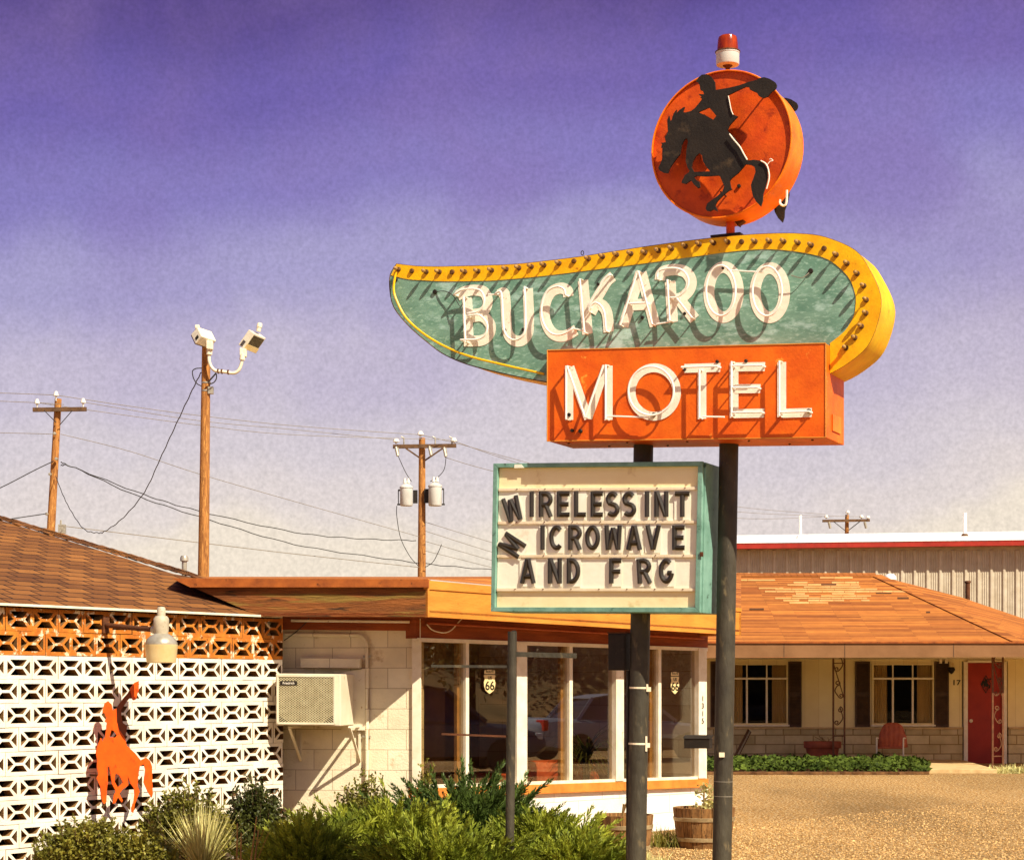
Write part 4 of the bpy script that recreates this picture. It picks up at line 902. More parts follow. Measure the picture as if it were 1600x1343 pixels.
# ================================================================== ROOM WING
YW = 41.0
wq = lambda x, y, d=0.0: at(x, y, YW) + V((0, -d, 0))
BACK = V((0, 1, 0)); FRONT = V((0, -1, 0)); XA = V((1, 0, 0))
wing = thing('motel_wing', ground(1300, YW), 'low motel wing with orange shingle roof, stone wainscot and a red door', 'building')
def wrect(m, x0, y0, x1, y1, d=0.0, th=.12): return m.prism([wq(x0, y0, d), wq(x1, y0, d), wq(x1, y1, d), wq(x0, y1, d)], BACK * th)
sd = MB()
for r in ((1060, 1005, 1136, 1137), (1231, 1005, 1362.5, 1137), (1459, 1005, 1503, 1137), (1575, 1005, 1790, 1137), (1136, 1005, 1231, 1036), (1362.5, 1005, 1459, 1036), (1136, 1132, 1231, 1137), (1362.5, 1132, 1459, 1137), (1503, 1005, 1575, 1033)): wrect(sd, *r)
sd.build('siding', M['siding'], wing, uv=(wq(1060, 1192), XA, ZA))
for r in ((1060, 1138, 1503, 1194), (1575, 1138, 1790, 1194)):
    m = MB(); wrect(m, *r, .05, .2); m.build('stone_wainscot', M['stone'], wing, uv=(wq(1060, 1191.5), XA, ZA))
    m = MB(); wrect(m, r[0], 1135.6, r[2], 1138.4, .1, .2); m.build('ledge', M['concrete'], wing, bevel=.006)
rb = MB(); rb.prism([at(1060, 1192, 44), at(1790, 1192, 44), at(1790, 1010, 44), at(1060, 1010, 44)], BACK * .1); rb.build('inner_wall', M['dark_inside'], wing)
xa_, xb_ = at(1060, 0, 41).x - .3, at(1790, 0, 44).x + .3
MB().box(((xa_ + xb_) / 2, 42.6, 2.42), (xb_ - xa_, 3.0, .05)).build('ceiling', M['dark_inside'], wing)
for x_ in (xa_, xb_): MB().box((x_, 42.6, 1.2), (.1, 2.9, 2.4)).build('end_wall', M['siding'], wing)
# back slope of the roof
_b = [at(1060, 898, 43), at(1368, 898, 43), V((at(1592, 0, 37.5).x + 3, 48.5, 2.5)), V((at(1060, 0, 43).x, 48.5, 2.5))]
MB().prism(_b, V((0, 0, -.06))).build('roof', M['orange_shingle'], wing, uv=(_b[3], V((1, 0, 0)), V((0, -.958, .286))))
# door
dr_ = MB(); wrect(dr_, 1511.5, 1035, 1567, 1195.5, -.05, .05); door = dr_.build('door', M['red_door'], wing)
fr = MB()
for r in ((1505, 1033, 1511.4, 1195.5), (1567.2, 1033, 1572.5, 1195.5), (1511.5, 1031, 1567, 1034.8)): wrect(fr, *r, .06, .14)
fr.build('door_frame', M['white_trim'], wing, bevel=.01)
m = MB(); wrect(m, 1505, 1194, 1573, 1197, .1, .2); m.build('threshold', M['concrete'], wing)
MB().lathe([(.012, 0), (.012, .04), (.034, .045), (.038, .07), (.02, .085), (0, .087)], wq(1517, 1125.5, -.05), FRONT, 16).build('knob', M['rail'], door, smooth=True)
dm = MB(); dpts = [(1541.5, 1055), (1548.5, 1068), (1541, 1082), (1533.5, 1068)]
for i in range(4): dm.bar(wq(*dpts[i], -.042), wq(*dpts[(i + 1) % 4], -.042), .012, .012, up=FRONT)
dm.build('diamond_trim', M['ink'], door)
kx_ = lambda x, y: wq(1541.5 + (x - 1118) * .085, 1067.5 + (y - 222) * .085, -.045)
filled([HORSE], .01, kx_, FRONT).build('horse_emblem', M['ink'], door)
for ch, x in (('1', 1490.5), ('7', 1497.5)): text_mb(ch, .105, wq(x, 1069.5, .004), XA, ZA, .006, .02, 1.15).build('door_number', M['ink'], wing)
m = MB(); wrect(m, 1466.5, 1028.5, 1470.5, 1036, .09, .09); wrect(m, 1475, 1028, 1479.5, 1036, .09, .09)
for i, x in enumerate((1468.5, 1477.5)):
    b = MB(); wrect(b, x - 2.1, 1028.5, x + 2.1, 1036, .09, .09); b.build('bell_box', M['rail'], wing, bevel=.006)
# windows
def room_window(x0, x1, cur):
    w = thing('room_window', wq((x0 + x1) / 2, 1132), 'x', 'window')
    return w
def window(x0, x1, v1, v2):
    f = MB(); d = .03
    y0, y1, ym = 1036, 1132, 1059.6
    for r in ((x0, y0, x1, y0 + 2.4), (x0, y1 - 2.8, x1, y1), (x0, y0 + 2.4, x0 + 2.2, y1 - 2.8), (x1 - 2.2, y0 + 2.4, x1, y1 - 2.8)): wrect(f, *r, d, .12)
    fo_ = f.build('window', M['siding'], wing, uv=(wq(1060, 1192), XA, ZA))
    m = MB(); wrect(m, x0 + 2.2, ym - 1.5, x1 - 2.2, ym + 1.5, d - .012, .06)
    for v in (v1, v2): wrect(m, v - .9, y0 + 2.4, v + .9, ym - 1.5, d - .012, .05); wrect(m, v - 1.4, ym + 1.5, v + 1.4, y1 - 2.8, d - .012, .05)
    m.build('muntins', M['white_trim'], fo_)
    m = MB(); wrect(m, x0 + 2, y0 + 2, x1 - 2, y1 - 2.4, -.02, .005); m.build('pane', M['pane_wing'], fo_)
    m = MB(); wrect(m, x0 - 2, y1 - .5, x1 + 2, y1 + 2.2, .07, .12); m.build('window_sill', M['white_trim'], fo_, bevel=.008)
    for (ca, cb) in ((x0 + 1, x0 + (x1 - x0) * .27), (x1 - (x1 - x0) * .24, x1 - 1)):
        m = MB(); n = 28; vs = []
        for i in range(n + 1):
            x = ca + (cb - ca) * i / n; o = -.2 + .03 * math.sin(i * 1.6)
            vs += [wq(x, y0 - 2, o), wq(x, y1 + 1, o)]
        m.add(vs, [(2 * i, 2 * i + 1, 2 * i + 3, 2 * i + 2) for i in range(n)]); m.build('curtain', M['curtain'], fo_, fix=False)
window(1136, 1231, 1167, 1198); window(1362.5, 1459, 1395, 1426)
def shutter(x0, x1):
    m = MB(); wrect(m, x0, 1033, x1, 1135, .02, .02); s = m.build('shutter', M['shutter'], wing)
    f = MB(); w = 2.4
    for r in ((x0, 1033, x0 + w, 1135), (x1 - w, 1033, x1, 1135), (x0 + w, 1033, x1 - w, 1036), (x0 + w, 1082.5, x1 - w, 1085.5), (x0 + w, 1132, x1 - w, 1135)): wrect(f, *r, .05, .028)
    f.build('shutter_frame', M['shutter'], s)
    l = MB(); y = 1037.5
    while y < 1131:
        if not 1081 < y < 1086: l.prism([wq(x0 + w, y, .022), wq(x1 - w, y, .022), wq(x1 - w, y + 1.5, .042), wq(x0 + w, y + 1.5, .042)], ZA * .006)
        y += 2.3
    l.build('louvres', M['shutter'], s)
for a_, b_ in ((1110, 1134), (1231.5, 1252), (1336, 1359), (1459.5, 1482)): shutter(a_, b_)
# porch lantern beside the number
lc = wq(1485, 1046, .1)
lan = thing('wall_lantern', wq(1485, 1040), 'small dark wall lantern between the shutter and the number 17', 'lamp')
MB().tube([wq(1485, 1036, 0), wq(1485, 1036, .1), wq(1485, 1041, .1)], .012, 8).build('arm', M['ink'], lan, smooth=True)
MB().lathe([(.03, .12), (.075, .02), (.08, 0), (.05, -.05), (.02, -.08), (0, -.09)], lc, ZA, 16).build('hood', M['ink'], lan, smooth=True)
MB().lathe([(.045, .12), (.05, .06), (.06, .03)], lc + ZA * .03, ZA, 12).build('globe', M['refractor'], lan, smooth=True)
# porch roof
YE = 37.5
ev = lambda x, y, d=0.0: at(x, y, YE) + V((0, -d, 0))
RW = [ev(1060, 1003), ev(1592, 1002), at(1368, 898, 43), at(1060, 898, 43)]
up_ = (RW[3] - RW[0]); upn = V((0, up_.y, up_.z)).normalized()
MB().prism(RW, V((0, .05, -.06))).build('roof', M['orange_shingle'], wing, uv=(RW[0], XA, upn))
R2_ = [RW[1], ev(1800, 1002.5), at(1800, 1001, 38.2), at(1680, 985, 40.5), at(1600, 966, 41.6), at(1500, 932, 42.4), RW[2]]
for i in range(1, len(R2_) - 1): pass
m = MB(); m.add(R2_, [(0, 1, 2), (0, 2, 3), (0, 3, 4), (0, 4, 5), (0, 5, 6)]); m.build('roof', M['orange_shingle'], wing, uv=(RW[1], V((.94, -.3, 0)).normalized(), upn), label='right roof slope beyond the hip')
rnn = XA.cross(upn).normalized(); rnn = rnn if rnn.z > 0 else -rnn
k3 = lambda x, y: onp(1090 + x / 3.137, 780 + y / 3.137, RW[0], rnn)
M['pale_shingle'] = mat('sun bleached shingles', S(206, 156, 98), S(194, 134, 72), sc=3, bump=.4, bsc=40, rough=.9, isl=.12)
M['dark_shingle'] = mat('torn shingle gap', S(96, 58, 28), S(74, 44, 22), sc=6, bump=.3, rough=.95)
def patch(name, rows, m):
    mb = MB(); rr = random.Random(len(rows))
    for x0, x1, y in rows:
        x = x0
        while x < x1:
            w = rr.uniform(40, 150) if len(rows) > 6 else x1 - x0
            if rr.random() < .8: mb.prism([k3(x, y) + rnn * .008, k3(min(x + w, x1), y) + rnn * .008, k3(min(x + w, x1), y + 9) + rnn * .014, k3(x, y + 9) + rnn * .014], -rnn * .006)
            x += w + 2
    mb.build(name, M[m], wing)
patch('bleached_shingles', [(470, 790, 404), (440, 900, 415), (520, 860, 426), (300, 420, 432), (380, 880, 437), (330, 1040, 448), (360, 860, 459), (400, 850, 470), (380, 830, 481), (420, 850, 492), (450, 640, 503), (200, 380, 392), (600, 760, 380)], 'pale_shingle')
patch('torn_shingles', [(605, 680, 414), (745, 815, 414), (875, 950, 454), (980, 1035, 480), (255, 325, 534), (1120, 1140, 549)], 'dark_shingle')
hp = MB(); n = 34; rr = random.Random(5)
for i in range(n):
    p = RW[1] + (RW[2] - RW[1]) * ((i + .5) / n); ax = (RW[2] - RW[1]).normalized(); sd_ = ax.cross(ZA).normalized()
    hp.box(p + ZA * .006, (.17, .3, .01), ax, sd_, ax.cross(sd_))
hp.build('hip_cap', M['orange_shingle'], wing, uv=(RW[1], XA, upn))
rc = MB()
for i in range(30):
    p = RW[3] + (RW[2] - RW[3]) * ((i + .5) / 30); rc.box(p + ZA * .004 + FRONT * .05, (.16, .3, .012), XA, upn, upn.cross(XA) * -1)
rc.build('ridge_cap', M['orange_shingle'], wing, uv=(RW[1], XA, upn))
MB().prism([ev(1060, 1004), ev(1800, 1004), ev(1800, 1025.5), ev(1060, 1027.5)], BACK * .05).build('fascia', M['brown_fascia'], wing)
for x in (1225, 1320, 1490):
    MB().box(ev(x, 1015, .001), (.012, .006, .29)).build('board_joint', M['shutter'], wing)
MB().prism([ev(1060, 1001.5, .03), ev(1800, 1001.5, .03), ev(1800, 1004.5, .03), ev(1060, 1004.5, .03)], BACK * .1).build('drip_edge', M['lip'], wing)
z0 = ev(1060, 1025).z
MB().prism([V((ev(1060, 0).x, YE + .05, z0)), V((ev(1800, 0).x, YE + .05, z0)), V((at(1800, 0, 41).x, YW + .1, z0)), V((at(1060, 0, 41).x, YW + .1, z0))], ZA * .03).build('porch_ceiling', M['white_trim'], wing)
# wrought iron porch posts
def scroll(c, r, a0, turns, X, Z, sgn=1, n=22):
    return [c + (X * math.cos(a0 + sgn * 6.283 * turns * t) + Z * math.sin(a0 + sgn * 6.283 * turns * t)) * r * (1 - .75 * t) for t in [i / n for i in range(n + 1)]]
def iron_post(x0, x1, Y, label):
    b = ground((x0 + x1) / 2, Y); t = thing('porch_post', b, label, 'porch post', 'wrought iron porch posts of the wing')
    top = z0 - .002; w = (x1 - x0) / F * Y
    for s in (-1, 1): MB().box(b + XA * s * w / 2 + ZA * (top / 2), (.035, .035, top)).build('upright', M['iron'], t)
    for h in (.06, .62 if label.startswith('left') else .26, top - .1): MB().box(b + ZA * h, (w - .036, .02, .02)).build('crossbar', M['iron'], t)
    s_ = MB(); h = .8 if label.startswith('left') else .3; k = 0
    while h < top - .25:
        sg = 1 if k % 2 else -1
        sc_ = MB()
        c1 = b + XA * sg * w * .18 + ZA * (h + .1); c2 = b - XA * sg * w * .12 + ZA * (h + .36)
        p = scroll(c1, w * .24, math.pi / 2 * sg + 1.5, 1.3, XA, ZA, sg)[::-1]
        q = scroll(c2, w * .26, -1.7 * sg, 1.3, XA, ZA, sg)
        sc_.tube(spline([*p[::3], b - XA * sg * w * .35 + ZA * (h + .2), *q[::3]], 3), .012, 6)
        sc_.build('scroll', M['iron'], t, smooth=True); h += .55; k += 1
    dg = MB(); dg.tube([b - XA * w / 2 + ZA * (top - .1), b + XA * w / 2 + ZA * (top - .85)], .011, 6).build('brace', M['iron'], t)
    return t
iron_post(1302, 1319.5, 39.6, 'left wrought iron porch post in the shade behind the red planter')
iron_post(1551, 1567, 38.05, 'right wrought iron porch post in sun before the red door')
# roof vent and flue
vp = at(1391, 905, 43.2)
t = thing('roof_vent', vp, 'white domed vent behind the ridge of the orange roof', 'vent')
MB().lathe([(.1, -.3), (.1, .0), (.13, .02)], vp, ZA, 16).build('neck', M['white_roof'], t, smooth=True)
MB().lathe([(.14, .0), (.13, .07), (.08, .12), (0, .14)], vp, ZA, 18).build('dome', M['white_roof'], t, smooth=True)
vp = at(1512, 937, 43.4)
t = thing('flue_pipe', vp - ZA * .4, 'brown flue pipe rising behind the right roof slope', 'flue')
MB().tube([vp - ZA * .6, vp + ZA * .42], .055, 14).build('pipe', M['rust'], t, smooth=True)
MB().lathe([(.056, .38), (.07, .39), (.07, .43), (0, .44)], vp, ZA, 14).build('cap', M['rust'], t, smooth=True)
# door step, porch floor, planting bed soil
MB().prism([ground(1434, 36.0) , ground(1558, 36.0), ground(1558, 36.0) + BACK * 4.95 + XA * .5, ground(1434, 36.0) + BACK * 4.95 + XA * .5], ZA * .085).build('door_step', M['concrete'], kind='structure', bevel=.012)
bed = MB(); rr = random.Random(2); pts = [ground(1080 + (1452 - 1080) * i / 40, 35.55 + .12 * rr.random()) for i in range(41)]
pts += [ground(1452, 40.9), ground(1080, 40.9)]
bed.prism([p + ZA * .004 for p in pts], ZA * .05); bed.build('planting_bed', M['brick_soil'], kind='structure')
# red planter
pc = ground(1285, 39.9); kk = 39.9 / F
t = thing('trough_planter', pc, 'dark red trough planter under the left porch post', 'planter')
def oval(pts_): return pts_
def orect(c, a, b, h, n=36, p=3.2): return [c + XA * a * math.copysign(abs(math.cos(u)) ** (2 / p), math.cos(u)) + V((0, 1, 0)) * b * math.copysign(abs(math.sin(u)) ** (2 / p), math.sin(u)) + ZA * h for u in [6.2832 * i / n for i in range(n)]]
def loft(rings, cap=True):
    m = MB(); n = len(rings[0]); vs = [p for r in rings for p in r]
    fs = [(i * n + k, i * n + (k + 1) % n, (i + 1) * n + (k + 1) % n, (i + 1) * n + k) for i in range(len(rings) - 1) for k in range(n)]
    if cap: fs += [tuple(range(n - 1, -1, -1)), tuple(range((len(rings) - 1) * n, len(rings) * n))]
    return m.add(vs, fs)
pc2 = pc + ZA * .06
loft([orect(pc2, .28, .17, 0), orect(pc2, .34, .2, .3)]).build('body', M['terracotta'], t, smooth=50)
loft([orect(pc2, .36, .22, .3), orect(pc2, .38, .23, .31), orect(pc2, .385, .235, .43), orect(pc2, .37, .22, .445), orect(pc2, .33, .19, .44), orect(pc2, .32, .18, .36)]).build('rim', M['terracotta'], t, smooth=50)
tw = MB()
for i in range(7): tw.tube([pc2 + V((rr.uniform(-.2, .2), 0, .35)), pc2 + V((rr.uniform(-.25, .25), 0, .5 + .06 * rr.random()))], .006, 5)
tw.build('dead_twigs', M['dry'], t)
# shell back metal chair
cc = ground(1392, 39.6); t = thing('metal_chair', cc, 'faded red shell back metal lawn chair under the right window', 'chair')
qx = V((.96, -.28, 0)); qy = V((.28, .96, 0))
B0 = cc + ZA * .37 + qy * .22
sh = MB(); n = 24; rows = []
ol = []
for i in range(n + 1):
    u = -1 + 2 * i / n; w = .27; h = .5 * math.sqrt(max(0, 1 - abs(u) ** 3.4)) + .02
    ol.append((u, h))
vs = []; fs = []
for j in range(9):
    for i in range(n + 1):
        u, h = ol[i]; v = j / 8
        bulge = .05 * math.sin(v * 3.0) + .012 * (1 if (i % 4) < 2 else 0)
        vs.append(B0 + qx * u * .29 * (.84 + .2 * math.sin(v * 2.2)) + ZA * (h * v) + qy * (.12 * v - .04 * u * u * -1 + bulge))
for j in range(8):
    for i in range(n): fs.append((j * (n + 1) + i, j * (n + 1) + i + 1, (j + 1) * (n + 1) + i + 1, (j + 1) * (n + 1) + i))
sh.add(vs, fs); o = sh.build('backrest', M['chair_red'], t, smooth=True); md = o.modifiers.new('thickness', 'SOLIDIFY'); md.thickness = .012
MB().box(cc + ZA * .38, (.5, .46, .03), qx, qy).build('seat', M['chair_red'], t, bevel=.014)
for s in (-1, 1):
    MB().tube(spline([cc + qx * s * .27 - qy * .2 + ZA * .03, cc + qx * s * .27 - qy * .2 + ZA * .5, cc + qx * s * .275 - qy * .16 + ZA * .58, cc + qx * s * .275 + qy * .2 + ZA * .57], 4), .016, 8).build('frame_leg', M['white_trim'], t, smooth=True)
    MB().tube([cc + qx * s * .27 - qy * .2 + ZA * .03, cc + qx * s * .27 + qy * .25 + ZA * .03], .016, 8).build('runner', M['white_trim'], t, smooth=True)
# board leaning by the wall, low spout block
b0, b1 = at(1152, 1178, 39.3), at(1171, 1141, 40.6)
t = thing('leaning_board', V((b0.x, b0.y, 0.05)), 'narrow grey board leaning against the stone wall by the ivy', 'board')
MB().bar(b0 - (b1 - b0) * .12, b1, .1, .035, up=V((.3, -1, .3))).build('plank', M['arm_wood'], t)
MB().bar(b0 + V((.012, -.03, 0)), b1 + V((.012, -.03, 0)), .03, .02, up=V((.3, -1, .3))).build('edge_strip', M['galv'], t)
# ================================================================== METAL BUILDING BEHIND
YM = 62.0
mq = lambda x, y, d=0.0: at(x, y, YM) + V((0, -d, 0))
shed = thing('metal_building', ground(1400, YM), 'large ribbed metal building with white roof and red eave trim', 'building')
MB().prism([V((mq(900, 0).x, YM, 0)), V((mq(1900, 0).x, YM, 0)), mq(1900, 846), mq(900, 858)], BACK * .2).build('wall_sheet', M['metal_wall'], shed)
x = 1100
rb = MB(); xx = mq(1090, 900).x
while xx < mq(1700, 900).x:
    zt = mq(0, 860).z
    rb.prism([V((xx - .07, YM - .003, 2.5)), V((xx - .03, YM - .06, 2.5)), V((xx + .03, YM - .06, 2.5)), V((xx + .07, YM - .003, 2.5))], ZA * (zt - 2.5))
    for o in (.14, .21, .28): rb.prism([V((xx + o - .02, YM - .003, 2.5)), V((xx + o, YM - .02, 2.5)), V((xx + o + .02, YM - .003, 2.5))], ZA * (zt - 2.5))
    xx += .412
rb.build('wall_ribs', M['metal_wall'], shed)
ov = .62
MB().prism([mq(900, 853.5, ov), mq(1900, 842, ov), mq(1900, 850, ov), mq(900, 862, ov)], BACK * .1).build('eave_trim', M['red_trim'], shed)
MB().prism([mq(900, 862, ov - .1) + ZA * .02, mq(1900, 850, ov - .1) + ZA * .02, mq(1900, 850, 0) + ZA * .02, mq(900, 862, 0) + ZA * .02], ZA * .02).build('soffit', M['red_trim'], shed)
MB().add([mq(900, 853, ov + .02), mq(1900, 841.5, ov + .02), at(1900, 825, 72), at(900, 839.5, 72)], [(0, 1, 2, 3)]).add([mq(900, 853.6, ov + .02), mq(1900, 842.1, ov + .02), mq(1900, 841.5, ov + .02), mq(900, 853, ov + .02)], [(0, 1, 2, 3)]).build('roof', M['white_roof'], shed)
for x, y0, y1, lab in ((1250.5, 805, 842, 'left white vent pipe on the metal building roof'), (1507.5, 801, 840, 'right white vent pipe with a dark boot on the metal building roof')):
    p = at(x, y1, 66); q = at(x, y0, 66); t = thing('roof_pipe', p, lab, 'vent pipe', 'vent pipes on the metal roof')
    MB().tube([p - ZA * .2, q], .05 if x < 1400 else .07, 12).build('pipe', M['white_roof'], t, smooth=True)
    MB().lathe([(.16, -.1), (.14, .06), (.09, .13), (.08, .14)], p, ZA, 12).build('boot', M['socket'] if x > 1400 else M['white_roof'], t, smooth=True)
# ================================================================== POLES, LAMPS, WIRES
def wood_pole(name, x0, y0, x1, y1, Y, w0, w1, label, cat, group=None):
    a_, b_ = at(x0, y0, Y), at(x1, y1, Y); d = (a_ - b_).normalized(); base = b_ - d * (b_.z / d.z)
    t = thing(name, base, label, cat, group); n = 12; L_ = (a_ - base).length; Lb = (b_ - base).length
    pts = [base + d * L_ * i / n for i in range(n + 1)]
    R = [(w1 + (w0 - w1) * ((L_ * i / n - Lb) / (L_ - Lb))) / 2 / F * Y for i in range(n + 1)]
    MB().tube(pts, R, 14).build('pole', M['pole_wood'], t, smooth=True)
    return t
G1 = 'wooden utility poles'
def insul(m, p, r, h): m.lathe([(r * .35, 0), (r * .35, h * .3), (r, h * .35), (r * .9, h * .6), (r * .5, h), (0, h)], p, ZA, 10)
# left pole
YL = 62
up = wood_pole('utility_pole', 91, 623, 79.5, 830, YL, 10.5, 13, 'leaning utility pole with one crossarm beyond the brown roof', 'utility pole', G1)
MB().bar(at(51.5, 640, YL - .2), at(135, 639, YL - .2), .13, .11).build('crossarm', M['arm_wood'], up)
for a_, b_ in (((69, 641), (88, 660)), ((113, 641), (93, 664))): MB().bar(at(*a_, YL - .25), at(*b_, YL - .2), .04, .02).build('brace', M['wire'], up)
for x, y in ((58, 634), (87.5, 622), (130, 633)):
    m = MB(); insul(m, at(x, y, YL - .2), .09, .22); m.tube([at(x, y + 4, YL - .2), at(x, y, YL - .2)], .02, 6); m.build('insulator', M['porcelain'], up, smooth=True)
for x, y in ((86, 677.5), (89, 717), (79, 741), (74, 803)): MB().lathe([(.05, 0), (.05, .12), (0, .13)], at(x, y, YL - .2), FRONT, 8).build('bracket', M['galv'], up)
m = MB(); m.box(at(97, 826, YL), (.22, .2, .28)); m.lathe([(.03, 0), (.03, .2), (0, .21)], at(95, 822, YL), ZA, 8); m.build('service_head', M['galv'], up)
# middle pole with transformers
YT = 72
tp = wood_pole('utility_pole', 659.5, 684, 659, 898, YT, 10, 13, 'utility pole carrying two grey transformers behind the office', 'utility pole', G1)
MB().bar(at(614, 697.5, YT - .25), at(713, 696, YT - .25), .14, .11).build('crossarm', M['arm_wood'], tp)
for a_, b_ in (((634, 700), (655, 714.5)), ((692, 700), (664, 719))): MB().bar(at(*a_, YT - .3), at(*b_, YT - .2), .06, .03).build('brace', M['arm_wood'], tp)
for x, y in ((657, 682), (619, 693), (709, 692)):
    m = MB(); insul(m, at(x, y, YT - .25), .13, .2); m.build('insulator', M['porcelain'], tp, smooth=True)
for x, y in ((631, 690), (680, 690), (706, 690)): MB().tube([at(x, y + 6, YT - .25), at(x, y - 6, YT - .25), at(x - 4, y - 8, YT - .25)], .03, 6).build('jumper_post', M['galv'], tp)
for x, y in ((620, 705), (672, 704), (695, 706)):
    m = MB(); m.tube([at(x - 1.5, y - 7, YT - .35), at(x + 1.5, y + 7, YT - .4)], .055, 8); m.bar(at(x + 2.5, y - 6, YT - .35), at(x + 3.5, y + 6, YT - .4), .03); m.build('fuse_cutout', M['galv'], tp, smooth=True)
for x, y0, y1, r in ((635, 763, 790, 10), (680, 761, 790, 10.5)):
    p = at(x, y1, YT - .35); k = YT / F; h = (y1 - y0) * k
    tr = MB(); tr.lathe([(r * k * .93, 0), (r * k, .03), (r * k, h), (r * k * 1.07, h + .01), (r * k * 1.05, h + .06), (r * k * .5, h + .16), (0, h + .18)], p, ZA, 22)
    to_ = tr.build('transformer', M['pale_grey'], tp, smooth=True)
    for dx in (-2.5, 3): m = MB(); insul(m, p + V((dx * k, 0, h + .1)), .07, .28); m.build('bushing', M['porcelain'], to_, smooth=True)
    s = 1 if x < 659 else -1
    MB().box(p + V((s * (r + 3.5) * k, .15, h * .55)), (7 * k, .12, h * .75)).build('hanger', M['black'], to_)
    MB().tube([p + V((-s * r * k * 1.25, 0, h * .1)), p + V((-s * r * k * 1.25, 0, h * .9))], .02, 6).build('arrester', M['wire'], to_)
    MB().box(p + V((-s * r * k * 1.15, 0, h * .08)), (.14, .06, .06)).box(p + V((-s * r * k * 1.1, 0, h * .9)), (.1, .06, .06)).build('lug', M['wire'], to_)
# far right pole
YR = 115
rpz = wood_pole('utility_pole', 1323.5, 804, 1323, 842, YR, 6, 6.4, 'distant utility pole top above the metal building roof', 'utility pole', G1)
MB().bar(at(1285, 813.5, YR - .3), at(1359, 812.5, YR - .3), .15, .12).build('crossarm', M['arm_wood'], rpz)
for a_, b_ in (((1302, 814), (1321, 829)), ((1344, 814), (1326, 828))): MB().bar(at(*a_, YR - .35), at(*b_, YR - .25), .07, .04).build('brace', M['wire'], rpz)
for x, y in ((1291, 810), (1324.5, 803), (1346, 810), (1356, 811)):
    m = MB(); insul(m, at(x, y, YR - .3), .14, .22); m.build('insulator', M['porcelain'], rpz, smooth=True)
for x in (1296, 1352): MB().tube([at(x - 1, 815, YR - .4), at(x + 1.5, 825, YR - .4)], .08, 8).build('fuse_cutout', M['galv'], rpz, smooth=True)
# flood light pole
YF = 44
fl = wood_pole('floodlight_pole', 322.3, 532, 318, 890, YF, 13, 17.5, 'tall brown wooden pole topped by two white floodlights', 'light pole')
kf = lambda x, y, Y=YF: at(270 + x / 9.594, 480 + y / 9.594, Y)
s_ = YF / F / 9.594
def zpx(dx, dy, dz): return V((dx * s_, dz * s_, -dy * s_))
o1 = kf(430, 430, YF - .35)
f1 = thing('floodlight', o1, 'left white floodlight tipped back on top of the wooden pole', 'floodlight', 'floodlights on the wooden pole')
a_, b_, c_ = zpx(-105, -185, 240), zpx(205, 55, 100), zpx(-105, 105, 60)
MB().para(o1, a_, b_, c_).build('housing', M['cream_metal'], f1, bevel=.02)
MB().para(o1 + c_ * 1.002 + a_ * .12 + b_ * .08, a_ * .92, b_ * .86, c_ * .16).build('lens_frame', M['lens_glass'], f1, bevel=.01)
vn = a_.cross(c_).normalized(); 
sl = MB(); ofs = o1 - b_.normalized() * .004
for i in range(5): sl.para(ofs + a_ * (.12 + .055 * i) + c_ * .3, a_ * .03, -b_.normalized() * .006, c_ * .42)
sl.build('vent_slots', M['ac_dark'], f1)
MB().box(o1 + a_ * 1.03 + b_ * .05 + c_ * .05, (.1, .1, .09)).build('photocell', M['cream_metal'], f1, bevel=.02)
MB().para(kf(500, 490, YF - .36), zpx(95, 10, 0), zpx(0, 130, 0), zpx(0, 0, 90)).build('knuckle', M['cream_metal'], f1, bevel=.02)
MB().tube([kf(555, 610, YF - .25), kf(545, 710, YF - .25)], 4.6 * YF / F, 12).build('collar', M['cream_metal'], f1, smooth=True)
o2 = kf(1220, 390, YF - .3)
f2 = thing('floodlight', o2, 'right white floodlight with its dark lens facing right', 'floodlight', 'floodlights on the wooden pole')
a_, b_, c_ = zpx(160, 50, 130), zpx(-95, -80, 110), zpx(-165, 220, 40)
MB().para(o2, a_, b_, c_).build('housing', M['cream_metal'], f2, bevel=.015)
nn = a_.cross(c_).normalized(); nn = nn if nn.y < 0 else -nn
MB().para(o2 + a_ * .07 + c_ * .1 + nn * .002, a_ * .86, c_ * .58, nn * .012).build('lens', M['lens_glass'], f2)
MB().para(o2 + a_ * .0 + c_ * .68 + nn * .002, a_ * 1.0, c_ * .3, nn * .02).build('gear_cover', M['refractor'], f2, bevel=.004)
n2 = b_.cross(c_).normalized(); n2 = n2 if n2.x < 0 else -n2
sl = MB()
for i in range(5): sl.para(o2 + b_ * .3 + c_ * (.62 + .07 * i) + n2 * .002, b_ * .45, c_ * .035, n2 * .006)
sl.build('vent_slots', M['ac_dark'], f2)
tp_ = kf(1290, 320, YF - .15); MB().lathe([(3.6 * YF / F, -.06), (3.6 * YF / F, .02), (4.3 * YF / F, .03), (4.3 * YF / F, .09), (3.4 * YF / F, .13), (0, .14)], tp_, V((.2, 0, 1)), 16).build('photocell', M['cream_metal'], f2, smooth=True)
MB().para(kf(1000, 600, YF - .3), zpx(100, 20, 0), zpx(0, 120, 0), zpx(0, 0, 90)).build('knuckle', M['cream_metal'], f2, bevel=.02)
MB().tube([kf(1050, 700, YF - .25), kf(1040, 790, YF - .25)], 4.5 * YF / F, 12).build('collar', M['cream_metal'], f2, smooth=True)
arm = MB(); arm.tube(spline([kf(x, y, YF - .25) for x, y in ((545, 690), (545, 800), (575, 890), (640, 950), (760, 965), (900, 985), (970, 960), (1010, 900), (1040, 800))], 5), 2.6 * YF / F, 10); arm.build('twin_arm', M['cream_metal'], fl, smooth=True)
for x, y in ((680, 958), (735, 962), (830, 972)): MB().box(kf(x, y, YF - .25), (.03, .1, .1)).build('coupling', M['socket'], fl)
